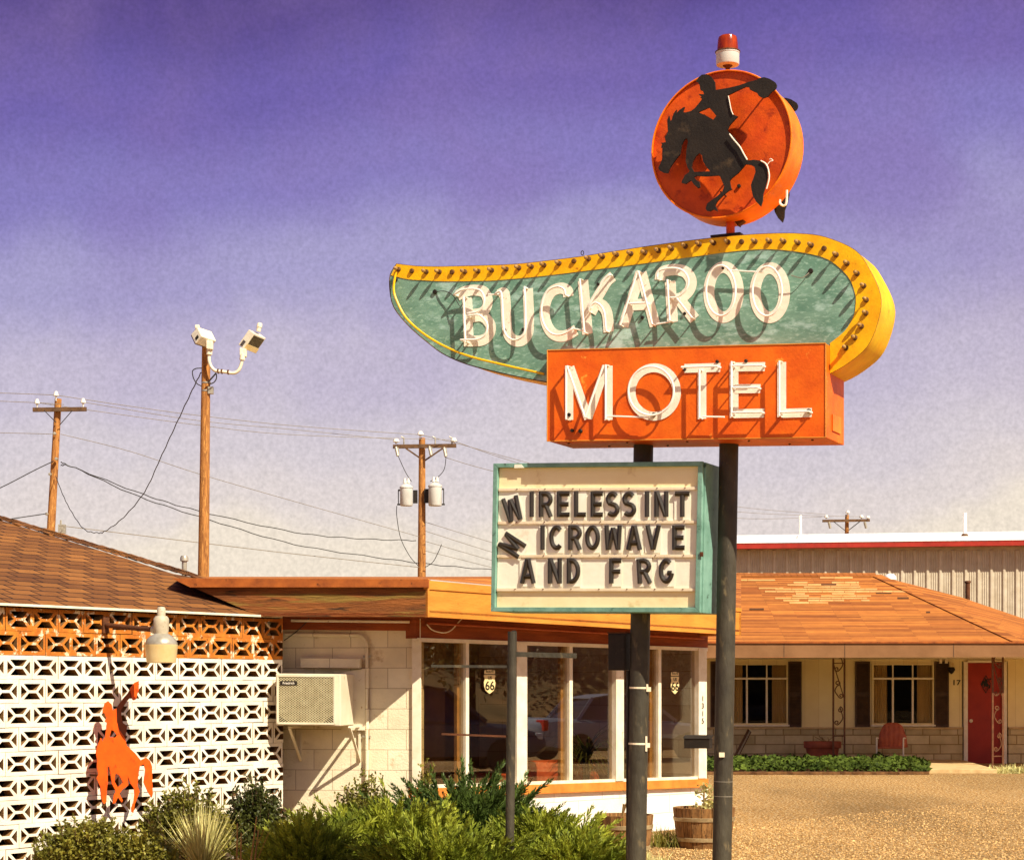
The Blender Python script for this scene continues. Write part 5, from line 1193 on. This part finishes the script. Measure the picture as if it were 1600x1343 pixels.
MB().tube([kf(650, 985, YF - .25), kf(530, 1120, YF - .2)], .02, 6).build('arm_brace', M['wire'], fl)
for y in (1120, 1240): MB().tube([kf(500, y, YF), kf(500, y + 22, YF)], 7.6 * YF / F, 16).build('pole_band', M['galv'], fl)
MB().box(kf(570, 1245, YF - .05), (.12, .12, .16)).build('junction', M['galv'], fl)
MB().tube(spline([kf(x, y, YF - .2) for x, y in ((430, 910), (340, 920), (295, 960), (310, 1060), (360, 1140), (430, 1180))], 5), .012, 6).build('wire_loop', M['wire'], fl)
MB().tube(spline([kf(x, y, YF - .2) for x, y in ((650, 990), (655, 1060), (620, 1120), (560, 1150))], 5), .014, 6).build('wire_loop', M['wire'], fl)
# overhead wires
def wire(pts, r, label, m='wire', wob=0, grp='overhead wires'):
    P = spline([at(x, y, Y) for x, y, Y in pts], 8)
    if wob:
        rr = random.Random(len(label))
        P = [p + ZA * wob * math.sin(i * 1.7) for i, p in enumerate(P)]
    b = pts[0]; o = MB().tube(P, r, 5, caps=False).build('power_line', M[m], label=label, cat='wire', group=grp, fix=False)
    return o
LY = YL - .2; TY = YT - .25; RY = YR - .3
wire([(-40, 613, LY), (20, 614.5, LY), (87, 617, LY)], .011, 'topmost wire leaving the left frame edge to the leaning pole', 'pale_wire')
wire([(87, 617, LY), (200, 634, 64), (311, 649, 66), (460, 665, 69), (656, 679, TY)], .011, 'topmost wire from the leaning pole to the transformer pole', 'pale_wire')
wire([(-40, 625, LY), (58, 629, LY), (100, 632, LY)], .010, 'second wire in from the left frame edge at the crossarm', 'pale_wire')
wire([(130, 628, LY), (311, 657, 66), (460, 671, 69), (619, 687, TY)], .010, 'middle wire from the crossarm end to the transformer crossarm', 'pale_wire')
wire([(58, 629, LY), (311, 664, 66), (460, 679, 69), (709, 687, TY)], .010, 'lowest of the three crossarm wires crossing to the transformer pole', 'pale_wire')
wire([(-40, 675, LY), (88, 678, LY)], .010, 'single neutral wire from the left frame edge below the crossarm', 'pale_wire')
wire([(95, 678, LY), (200, 704, 64), (311, 740, 66), (460, 783, 69), (655, 838, TY)], .010, 'thin neutral wire slanting down to the transformer pole', 'pale_wire')
wire([(95, 722, LY), (118, 731, LY), (223, 771.6, 64), (311, 798, 66), (460, 831, 69), (560, 841, 70), (650, 844, TY)], .016, 'upper twisted black cable sloping from the leaning pole', wob=.02)
wire([(95, 727, LY), (118, 731, LY), (216, 775, 64), (328, 812, 66), (460, 850, 69), (600, 872, 70), (700, 884, 74), (790, 891, 78)], .016, 'lower twisted black cable passing behind the transformer pole', wob=.02)
wire([(314, 582, YF), (300, 610, 45), (275, 663, 47), (250, 717, 49), (226, 768, 51), (193, 808, 53), (165, 829, 55), (152, 832, 56), (131, 826, 57), (111, 798, 59), (98, 772, 60), (87, 743, LY)], .013, 'slack black service wire looping from the floodlight pole', wob=.015)
wire([(-30, 772, LY), (0, 762, LY), (49, 737, LY), (65, 729, LY), (84, 720, LY)], .016, 'black cable rising from the left frame edge to the leaning pole')
wire([(-20, 815, LY), (6, 812, LY), (40, 807, LY), (74, 802, LY)], .016, 'short black cable just above the roof at far left')
wire([(100, 822, LY), (111, 823, LY), (300, 846, 65), (460, 865, 69), (655, 886, TY)], .014, 'low pale cable running just above the office roof', 'pale_wire')
wire([(657, 679, TY), (720, 694, 76), (800, 716, 80), (960, 757, 90), (1150, 791, 103), (1290, 803, RY)], .011, 'topmost wire from the transformer pole to the distant pole', 'pale_wire')
wire([(713, 690, TY), (800, 720, 80), (960, 766, 90), (1150, 799, 103), (1346, 807, RY)], .011, 'second wire from the transformer pole to the distant pole', 'pale_wire')
wire([(695, 714, TY), (775, 737, 77), (960, 780, 90), (1150, 809, 103), (1285, 807, RY)], .011, 'third wire from the transformer pole passing behind the letter board', 'pale_wire')
for i, (y0, y1) in enumerate(((815, 849), (829, 864), (845, 877), (860, 888))):
    wire([(664, y0, TY), (775, y1, 76), (900, y1 + 36, 82)], .01, ('highest', 'second highest', 'third highest', 'lowest')[i] + ' of the four telephone wires right of the transformer pole', 'pale_wire')
for pts, lab in ((((622, 712, TY), (634, 738, TY), (643, 752, TY)), 'thin drop wire to the left transformer'), (((697, 713, TY), (694, 733, TY), (684, 745, TY), (672, 752, TY)), 'thin drop wire curving to the right transformer'),
                 (((620, 790, TY), (620, 806, TY), (626, 840, TY), (640, 868, TY), (654, 884, TY)), 'dark lead hanging below the left transformer'),
                 (((690, 850, TY), (684, 864, TY), (676, 878, TY), (664, 886, TY)), 'dark curled lead right of the transformer pole')):
    wire(pts, .014, lab, grp='transformer leads')
# ================================================================== PLANTS
def frames(dirs, ups, scale):       # (n,3) -> (n,3,3) columns X=dir, Y=side, Z=up
    X = dirs / np.linalg.norm(dirs, axis=1, keepdims=True)
    Y = np.cross(ups, X); Y /= np.linalg.norm(Y, axis=1, keepdims=True) + 1e-9
    Z = np.cross(X, Y)
    return np.stack([X, Y, Z], axis=2) * scale[:, None, None]
def instance(tv, tf, pos, fr):
    n, k = len(pos), len(tv)
    v = np.einsum('nij,kj->nki', fr, tv) + pos[:, None, :]
    f = tf[None] + (np.arange(n) * k)[:, None, None]
    return v.reshape(-1, 3), f.reshape(-1, tf.shape[1])
def spray_template(seed):           # a juniper plume one unit long, twigs all round its axis
    r = np.random.default_rng(seed); v = []; f = []
    def leaf(p, d, L, w):
        s = np.cross(d, r.normal(0, 1, 3)); s /= np.linalg.norm(s) + 1e-9; b = len(v)
        v.extend([p, p + d * L * .4 + s * w, p + d * L, p + d * L * .4 - s * w]); f.append([b, b + 1, b + 2, b + 3])
    N = 52
    for i in range(N):
        t = .04 + .93 * i / N; ph = i * 2.4 + r.uniform(-.4, .4); a = .42 + r.uniform(-.1, .22)
        d = np.array([math.cos(a), math.sin(a) * math.cos(ph), math.sin(a) * math.sin(ph)])
        leaf(np.array([t, 0, .16 * math.sin(t * 2.2)]), d, (.06 + .2 * (1 - t) ** .8) * r.uniform(.7, 1.3), .016 + .006 * (1 - t))
    leaf(np.array([.9, 0, .15]), np.array([1., 0, 0]), .16, .014)
    return np.array(v, float), np.array(f)
SPR = [spray_template(s) for s in range(4)]
def juniper(px, ytop, hw, Y, n, m, label, depth=1.0, L=(.28, .6), seed=0):
    r = np.random.default_rng(seed + 100)
    c = ground(px, Y); H = EYE - (ytop - HY) / F * Y; rx = hw / F * Y; ry = rx * depth
    t = thing('juniper_bush', c, label, 'bush')
    az = r.uniform(0, 2 * np.pi, n); el = np.arcsin(r.uniform(.0, 1, n) ** .8); k = r.uniform(.35, 1, n) ** .4
    lump = 1 + .26 * np.sin(az * 3 + seed) * np.cos(el * 4) + .13 * np.sin(az * 7 + 2 * seed + el * 5) + r.normal(0, .05, n)
    k = k * lump * .88
    P = np.stack([np.cos(az) * np.cos(el) * rx * k, np.sin(az) * np.cos(el) * ry * k, np.sin(el) * H * k * .92], 1)
    P[:, 2] = np.maximum(P[:, 2], .03)
    D = np.stack([np.cos(az) * np.cos(el), np.sin(az) * np.cos(el), .35 + .55 * np.sin(el)], 1) + r.normal(0, .14, (n, 3))
    U = np.stack([-np.cos(az) * .6, -np.sin(az) * .6, np.ones(n)], 1) + r.normal(0, .3, (n, 3))
    s = r.uniform(*L, n)
    V_, F_ = [], []; b = 0
    for i in range(4):
        sel = np.arange(n) % 4 == i
        v, f = instance(SPR[i][0], SPR[i][1], P[sel] - D[sel] / np.linalg.norm(D[sel], axis=1, keepdims=True) * s[sel, None] * .55 + np.array(c), frames(D[sel], U[sel], s[sel]))
        V_.append(v); F_.append(f + b); b += len(v)
    v = np.concatenate(V_); v[:, 2] = np.maximum(v[:, 2], .005)
    mesh_np('foliage', v, np.concatenate(F_), M[m], t)
    st = MB()
    for i in range(16):
        a = r.uniform(0, 6.28); e = r.uniform(.2, 1.2); tip = V((math.cos(a) * math.cos(e) * rx * .8, math.sin(a) * math.cos(e) * ry * .8, math.sin(e) * H * .75))
        st.tube([c, c + tip * .5 + V((0, 0, -.04)), c + tip], [.018, .012, .005], 6)
    st.build('stems', M['bark'], t, smooth=True)
    return t
LEAF = (np.array([[0, 0, 0], [.5, .28, .06], [1, 0, 0], [.5, -.28, .06]], float), np.array([[0, 1, 2, 3]]))
def small_leaf(px, ytop, hw, Y, ntw, m, label, leaf=.038, depth=1.0, seed=0, up=1.0, per=44, name='evergreen_shrub'):
    r = np.random.default_rng(seed + 500)
    c = ground(px, Y); H = EYE - (ytop - HY) / F * Y; rx = hw / F * Y; ry = rx * depth
    t = thing(name, c, label, 'shrub')
    st = MB(); P = []; D = []
    for i in range(ntw):
        a = r.uniform(0, 6.283); q = math.sqrt(r.uniform(0, 1)); base = np.array([math.cos(a) * rx * q * .55, math.sin(a) * ry * q * .55, 0])
        h = H * (1 - .5 * q ** 2.2) * (r.uniform(.62, 1.0) if r.uniform() < .85 else r.uniform(.95, 1.12)); tip = np.array([math.cos(a) * rx * q, math.sin(a) * ry * q, h]) + r.normal(0, .03, 3)
        tt = r.uniform(.22, 1, per) ** .75
        pts = base[None] + (tip - base)[None] * tt[:, None]
        dirn = (tip - base) / (np.linalg.norm(tip - base) + 1e-6)
        pts = pts + r.normal(0, .028, (per, 3)) * (1.15 - tt[:, None])
        P.append(pts); D.append(dirn[None] * .55 * up + r.normal(0, .75, (per, 3)))
        if i % 4 == 0: st.tube([c + V(tuple(base * .3)), c + V(tuple(base + (tip - base) * .5)), c + V(tuple(tip))], [.009, .006, .003], 5)
    P = np.concatenate(P); D = np.concatenate(D); n = len(P); P[:, 2] = np.maximum(P[:, 2], .02)
    v, f = instance(LEAF[0], LEAF[1], P + np.array(c), frames(D, r.normal(0, 1, (n, 3)) + [0, 0, .8], r.uniform(.65, 1.25, n) * leaf))
    mesh_np('foliage', v, f, M[m], t); st.build('stems', M['bark'], t, smooth=True)
    return t
juniper(735, 1216, 175, 17.4, 620, 'juniper_dark', 'tall dark juniper against the window wall behind the thin post', .7, seed=1)
juniper(610, 1268, 175, 16.6, 640, 'juniper', 'broad bright green juniper in front of the cooler wall', .5, seed=2)
juniper(855, 1288, 118, 16.6, 400, 'juniper', 'bright juniper spreading right to the left sign post', .6, seed=3)
juniper(480, 1296, 95, 16.1, 340, 'juniper', 'low juniper next to the yucca', .6, seed=4)
juniper(700, 1312, 175, 15.9, 460, 'juniper', 'lowest juniper at the bottom edge under the thin post', .4, seed=5)
juniper(900, 1324, 85, 16.0, 280, 'juniper', 'small juniper tuft at the bottom edge left of the sign post', .8, seed=6)
small_leaf(565, 1211, 60, 17.75, 190, 'boxwood', 'upright small leaved shrub between the cooler wall and junipers', seed=1, depth=.5)
small_leaf(290, 1228, 78, 17.1, 330, 'boxwood', 'rounded green shrub right of the orange cowboy cutout', seed=2, depth=.3)
small_leaf(398, 1214, 50, 17.5, 260, 'boxwood_dark', 'dark shrub at the right end of the breeze block wall', seed=3, depth=.7)
small_leaf(140, 1276, 88, 16.0, 330, 'boxwood', 'low broad shrub at the bottom left under the cowboy cutout', seed=4, depth=.4)
small_leaf(462, 1274, 42, 16.7, 130, 'boxwood', 'small thin shrub below the cooler brackets', seed=5)
small_leaf(668, 1186, 14, 18.05, 30, 'boxwood', 'narrow yellowish shrub at the office corner post', seed=6, depth=.5)
small_leaf(222, 1292, 58, 16.0, 180, 'boxwood', 'shrub at the bottom edge left of the yucca', seed=7, depth=.5)
# yucca
yc = ground(316, 16.5); t = thing('yucca', yc, 'spiky pale yucca at the bottom edge among the shrubs', 'plant')
rr = random.Random(12); m = MB()
for i in range(290):
    az = rr.random() * 6.283; el = .42 + 1.1 * rr.random() ** .8; L_ = rr.uniform(.44, .64)
    d = V((math.cos(az) * math.cos(el), math.sin(az) * math.cos(el), math.sin(el))); s_ = d.cross(ZA).normalized() * .0055
    b = yc + V((rr.uniform(-.04, .04), rr.uniform(-.04, .04), .02)) + d * .05; p1 = b + d * L_ * .5; p2 = b + d * L_ - ZA * .02
    m.add([b - s_, b + s_, p1 + s_ * .9, p1 - s_ * .9, p2], [(0, 1, 2, 3), (3, 2, 4)])
m.build('blades', M['yucca'], t, fix=False)
MB().lathe([(.06, 0), (.08, .05), (.05, .1), (0, .12)], yc, ZA, 12).build('crown', M['dry'], t, smooth=True)
dw = ground(385, 15.6); t = thing('dry_stalks', dw, 'bare dry stalks sticking up between yucca and juniper', 'plant')
m = MB()
for x0, y0, x1, y1 in ((370, 1345, 371, 1285), (392, 1345, 401, 1275), (398, 1345, 404, 1295), (376, 1345, 377, 1300)):
    m.tube([V((at(x0, 0, 15.6).x, 15.6, 0)), at(x0, y0, 15.6), at(x1, y1, 15.6)], [.01, .009, .005], 6)
for x0, y0, x1, y1 in ((403, 1340, 420, 1300), (402, 1320, 412, 1296)): m.tube([at(x0, y0, 15.6), at(x1, y1, 15.5)], [.004, .002], 5)
m.build('stalks', M['dry'], t, smooth=True)
# ivy bed
def ivy():
    r = np.random.default_rng(3); n = 12500
    Y = r.uniform(35.75, 39.3, n); px = r.uniform(1082, 1452, n)
    X = (px - CX) / F * Y
    edge = np.clip((1458 - px) / 40, 0, 1) ** .6 * np.clip((Y - 35.6) / .5, .25, 1) * (.8 + .2 * np.sin(px * .09) * np.sin(Y * 3) + .12 * np.sin(px * .23))
    Z = .06 + .19 * edge * r.uniform(.35, 1, n)
    D = r.normal(0, 1, (n, 3)) * [1, 1, .5]; U = r.normal(0, .5, (n, 3)) + [0, -.5, 1]
    tv = np.array([[0, 0, 0], [.35, .42, .05], [1, 0, -.05], [.35, -.42, .05]], float)
    v, f = instance(tv, LEAF[1], np.stack([X, Y, Z], 1), frames(D, U, r.uniform(.05, .1, n)))
    mesh_np('ivy', v, f, M['ivy'], kind='stuff', label='bed of green ivy leaves along the stone wall of the wing', cat='ground cover')
ivy()
def tuft(px, Y, n, h, spread, m, label):
    c = ground(px, Y); t = thing('grass_tuft', c, label, 'grass', 'grass tufts'); rr = random.Random(n); mb = MB()
    for i in range(n):
        az = rr.random() * 6.283; lean = rr.random() * spread; L_ = h * rr.uniform(.5, 1); b = c + V((rr.gauss(0, .07), rr.gauss(0, .05), 0)) * (1 + spread)
        d = V((math.cos(az) * lean, math.sin(az) * lean, 1)).normalized(); s_ = V((.004 + .004 * (Y > 30), 0, 0)); p1 = b + d * L_ * .6; p2 = b + d * L_ + V((d.x, d.y, -.2)) * L_ * .3
        mb.add([b - s_, b + s_, p1 + s_ * .8, p1 - s_ * .8, p2], [(0, 1, 2, 3), (3, 2, 4)])
    mb.build('blades', M[m], t, fix=False)
tuft(1042, 19.4, 160, .26, .8, 'boxwood', 'green grass tuft between the two barrel planters')
tuft(1578, 36.4, 420, .22, 2.2, 'yucca', 'low yellow green grass tuft at the right end of the door step')
tuft(1012, 17.2, 120, .18, .9, 'yucca', 'thin grass at the foot of the left sign post')
# half barrel planters
def barrel(px, Y, w, h, label):
    c = ground(px, Y); t = thing('barrel_planter', c, label, 'planter', 'half barrel planters by the office'); R = w / 2
    ns = 18; mb = MB()
    for i in range(ns):
        a0, a1 = 6.2832 * (i + .03) / ns, 6.2832 * (i + .97) / ns; rings = []
        for z_, r_ in ((0, .8), (h * .5, .93), (h, 1.0)):
            rings.append([c + V((math.cos(a) * R * r_ * q, math.sin(a) * R * r_ * q, z_)) for q, a in ((1, a0), (1, a1), (.9, a1), (.9, a0))])
        n = 4; vs = [p for r in rings for p in r]
        mb.add(vs, [(k + j * n, (k + 1) % n + j * n, (k + 1) % n + (j + 1) * n, k + (j + 1) * n) for j in range(2) for k in range(n)] + [(3, 2, 1, 0), (8, 9, 10, 11)])
    mb.build('staves', M['barrel_wood'], t)
    for z_, r_ in ((h * .22, .862), (h * .72, .965)):
        MB().lathe([(R * r_, z_ - .02), (R * r_ * 1.012, z_ - .018), (R * r_ * 1.018 + .004, z_ + .018), (R * r_ + .004, z_ + .02)], c, ZA, 36).build('hoop', M['hoop'], t, smooth=True)
    MB().lathe([(0, h * .82), (R * .86, h * .8), (R * .8, .02)], c, ZA, 24).build('soil', M['brick_soil'], t)
    return t, c, h
t, c, h = barrel(975, 18.3, .565, .40, 'left half barrel planter with one dead stalk by the left sign post')
MB().tube([c + V((-.02, 0, h * .8)), c + V((-.0, 0, h + .1))], .014, 6).tube([c + V((-.01, 0, h)), c + V((.03, -.02, h + .13))], .008, 6).build('dead_stalk', M['dry'], t, smooth=True)
t, c, h = barrel(1100, 19.35, .63, .405, 'right half barrel planter with a leafy yellow green plant')
r = np.random.default_rng(9); n = 150
P = np.array(c) + np.stack([r.normal(.02, .055, n), r.normal(0, .06, n), h * .8 + r.uniform(0, .3, n)], 1)
v, f = instance(LEAF[0], LEAF[1], P, frames(r.normal(0, 1, (n, 3)), r.normal(0, 1, (n, 3)) + [0, 0, 1], r.uniform(.04, .075, n)))
mesh_np('leaves', v, f, M['yucca'], t)
MB().tube([c + ZA * .3, c + ZA * (h + .22)], .01, 6).build('stalk', M['dry'], t)
# loose stones of the gravel yard
def stones():
    r = np.random.default_rng(21); n = 30000
    Y = 17 + 19 * r.uniform(0, 1, n) ** 1.4; px = r.uniform(990, 1640, n); X = (px - CX) / F * Y
    bad = (X < (Y - 18.75) / 1.11 - .8) & (Y > 18.0)
    P = np.stack([X, Y, np.full(n, .003)], 1)[~bad]; n = len(P)
    tv = np.array([[1, 0, 0], [0, 1, 0], [-1, 0, 0], [0, -1, 0], [.1, 0, .8], [0, .1, -.4]], float)
    tf = np.array([[0, 1, 4], [1, 2, 4], [2, 3, 4], [3, 0, 4], [1, 0, 5], [2, 1, 5], [3, 2, 5], [0, 3, 5]])
    s = r.uniform(.005, .013, n) * (1 + .6 * (r.uniform(0, 1, n) > .95))
    fr = frames(r.normal(0, 1, (n, 3)) * [1, 1, .25], np.tile([0, 0, 1.], (n, 1)) + r.normal(0, .3, (n, 3)), s)
    v, f = instance(tv, tf, P, fr)
    mesh_np('gravel_stones', v, f, M['pebble'], kind='stuff', label='loose pale stones on the gravel yard', cat='gravel')
stones()
# ================================================================== ACROSS THE YARD: WHAT THE OFFICE GLASS REFLECTS
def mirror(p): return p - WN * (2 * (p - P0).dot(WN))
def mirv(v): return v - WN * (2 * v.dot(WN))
bk = MB(); xs_ = [46, 52, 60, 72, 90]; zs_ = [-.05, .5, 3.0, 7.0, 9.0]; ys_ = [-40 + 6 * i for i in range(26)]
rb_ = random.Random(6)
bk.add([V((x + rb_.uniform(-1, 1) + .05 * y, y, z_ * rb_.uniform(.85, 1.15))) for x, z_ in zip(xs_, zs_) for y in ys_], [(i * 26 + j, i * 26 + j + 1, (i + 1) * 26 + j + 1, (i + 1) * 26 + j) for i in range(4) for j in range(25)])
M['bank'] = mat('dry grass bank', S(150, 112, 66), S(112, 86, 48), sc=.35, c3=S(92, 78, 44), sc3=.5, th3=.52, soft=.2, bump=.5, bsc=9, rough=1)
bk.build('embankment', M['bank'], kind='structure', smooth=True)
M['car_silver'] = mat('silver car paint', S(150, 156, 166), S(140, 146, 156), bump=0, rough=.3, metal=.3, spec=.6)
M['car_dark'] = mat('dark car paint', S(70, 70, 78), S(62, 62, 70), bump=0, rough=.25, metal=.2, spec=.6)
M['car_glass'] = mat('car glass', S(20, 22, 26), S(16, 18, 22), bump=0, rough=.06, spec=.8)
M['tyre'] = mat('tyre rubber', S(30, 28, 26), S(24, 22, 20), bump=.1, rough=.85)
M['tail'] = mat('red lamp glass', S(206, 26, 16), S(190, 20, 12), bump=0, rough=.15, spec=.6)
M['head'] = mat('clear lamp glass', S(220, 224, 226), S(206, 210, 212), bump=0, rough=.1, spec=.7)
def car(pos, fwd, paint, label, L_=4.5, W_=1.75, H_=1.46, suv=False):
    f = V((fwd.x, fwd.y, 0)).normalized(); s = ZA.cross(f); pos = V((pos.x, pos.y, 0))
    t = thing('parked_car', pos, label, 'car', 'cars parked across the yard')
    P = lambda x, y, z_: pos + f * (x * L_ / 2) + s * (y * W_ / 2) + ZA * (z_ * H_)
    prof = [(-1, .3, .58, .8), (-.97, .2, .64, .9), (-.85, .17, .66 if not suv else .62, .96), (-.5, .16, .63, 1), (0, .16, .61, 1), (.4, .16, .6, 1), (.7, .17, .56, .97), (.9, .2, .48, .9), (.99, .27, .42, .78)]
    rings = []
    for x, b, tt, w in prof:
        rings.append([P(x, w * a_, z_) for a_, z_ in ((-.86, b), (-1, b + .05), (-1.0, (b + tt) / 2), (-.97, tt - .05), (-.84, tt), (.84, tt), (.97, tt - .05), (1.0, (b + tt) / 2), (1, b + .05), (.86, b))])
    loft(rings).build('body', paint, t, smooth=True)
    cab = [(-.93 if suv else -.62, .62, .84), (-.86 if suv else -.42, .93, .74), (-.6 if suv else -.2, .99, .7), (.0, 1.0, .7), (.2, .95, .72), (.5, .6, .84)]
    rings = [[P(x, -w * 1.0, .58), P(x, -w * .99, min(z_, .66)), P(x, -w * .86, z_ * .985), P(x, -w * .7, z_), P(x, w * .7, z_), P(x, w * .86, z_ * .985), P(x, w * .99, min(z_, .66)), P(x, w * 1.0, .58)] for x, z_, w in cab]
    loft(rings).build('glasshouse', M['car_glass'], t, smooth=True)
    loft([[P(x, -w, z_), P(x, w, z_), P(x, w, z_ + .015), P(x, -w, z_ + .015)] for x, z_, w in ((cab[1][0], .94, .62), (cab[2][0], .99, .64), (0, 1.0, .64), (.2, .955, .64))]).build('roof', paint, t, smooth=True)
    for y in (-1, 1):
        for x in (cab[0][0], -.12, .5):
            pl = MB(); tx = {cab[0][0]: cab[1][0], -.12: -.12, .5: .2}[x]; pl.bar(P(x, y * .845, .6), P(tx, y * .7, .95), .07, .05); pl.build('pillar', paint, t)
        for x in (-.6, .62):
            c = P(x, y * .9, .215); ax = s * y
            wh = MB().lathe([(.2, -.1), (.3, -.1), (.315, -.07), (.315, .08), (.3, .1), (.2, .1)], c, ax, 24).build('wheel', M['tyre'], t, smooth=True)
            MB().lathe([(.2, .08), (.18, .1), (.06, .09), (0, .1)], c, ax, 18).build('rim', M['galv'], wh, smooth=True)
        MB().box(P(-.965, y * .7, .55), (.12, .36, .24), f, s).build('taillight', M['tail'], t, bevel=.02)
        MB().box(P(.93, y * .66, .43), (.14, .36, .12), f, s).build('headlight', M['head'], t, bevel=.02)
    MB().box(P(-1.0, 0, .42), (.03, .42, .14), f, s).build('licence_plate', M['shield'], t)
    return t
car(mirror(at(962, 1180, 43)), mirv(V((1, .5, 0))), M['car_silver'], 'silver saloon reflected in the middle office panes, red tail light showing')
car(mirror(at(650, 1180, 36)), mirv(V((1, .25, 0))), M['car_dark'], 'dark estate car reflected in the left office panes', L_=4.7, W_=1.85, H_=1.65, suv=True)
car(V((10.2, -1.5, 0)), V((1, .08, 0)), M['car_silver'], 'pale saloon behind the camera, reflected in the left room window')
fb = MB(); rt = random.Random(9); nx_ = 40  # unseen dark bank added behind the camera to darken the room windows
cols = [[V((-120 + 7 * i, -55 - 4 * j, h * rt.uniform(.75, 1.25))) for i in range(nx_)] for j, h in enumerate((-.3, 3.5, 6.0, 7.5))]
fb.add([p for r_ in cols for p in r_], [(j * nx_ + i, j * nx_ + i + 1, (j + 1) * nx_ + i + 1, (j + 1) * nx_ + i) for j in range(3) for i in range(nx_ - 1)])
M['backdrop'] = mat('dark backdrop', S(84, 74, 44), S(54, 48, 30), sc=.5, bump=1, bsc=2, rough=1)
fb.build('added_backdrop', M['backdrop'], kind='structure', smooth=True)
def tree(p, H, R_, n, label, seed):
    r = np.random.default_rng(seed); p = V((p.x, p.y, 0)); t = thing('shade_tree', p, label, 'tree', 'trees across the yard')
    tr = MB(); tr.tube([p, p + ZA * H * .3, p + V((.1, .1, H * .6))], [.22, .17, .08], 10)
    cl = []
    for i in range(11):
        a = r.uniform(0, 6.28); d = V((math.cos(a), math.sin(a), r.uniform(-.3, .5))); b = p + ZA * H * r.uniform(.25, .5); e = p + ZA * H * .6 + d * R_ * r.uniform(.5, .85)
        tr.tube([b, (b + e) / 2 + ZA * .2, e], [.09, .06, .03], 6); cl.append(np.array(e))
    tr.build('trunk', M['bark'], t, smooth=True)
    k = r.integers(0, len(cl), n); C_ = np.array(cl)[k] + r.normal(0, R_ * .27, (n, 3)); C_[:, 2] = np.maximum(C_[:, 2], .6)
    v, f = instance(LEAF[0], LEAF[1], C_, frames(r.normal(0, 1, (n, 3)), r.normal(0, 1, (n, 3)) + [0, 0, .8], r.uniform(.16, .32, n)))
    mesh_np('crown', v, f, M['tree_leaf'], t)
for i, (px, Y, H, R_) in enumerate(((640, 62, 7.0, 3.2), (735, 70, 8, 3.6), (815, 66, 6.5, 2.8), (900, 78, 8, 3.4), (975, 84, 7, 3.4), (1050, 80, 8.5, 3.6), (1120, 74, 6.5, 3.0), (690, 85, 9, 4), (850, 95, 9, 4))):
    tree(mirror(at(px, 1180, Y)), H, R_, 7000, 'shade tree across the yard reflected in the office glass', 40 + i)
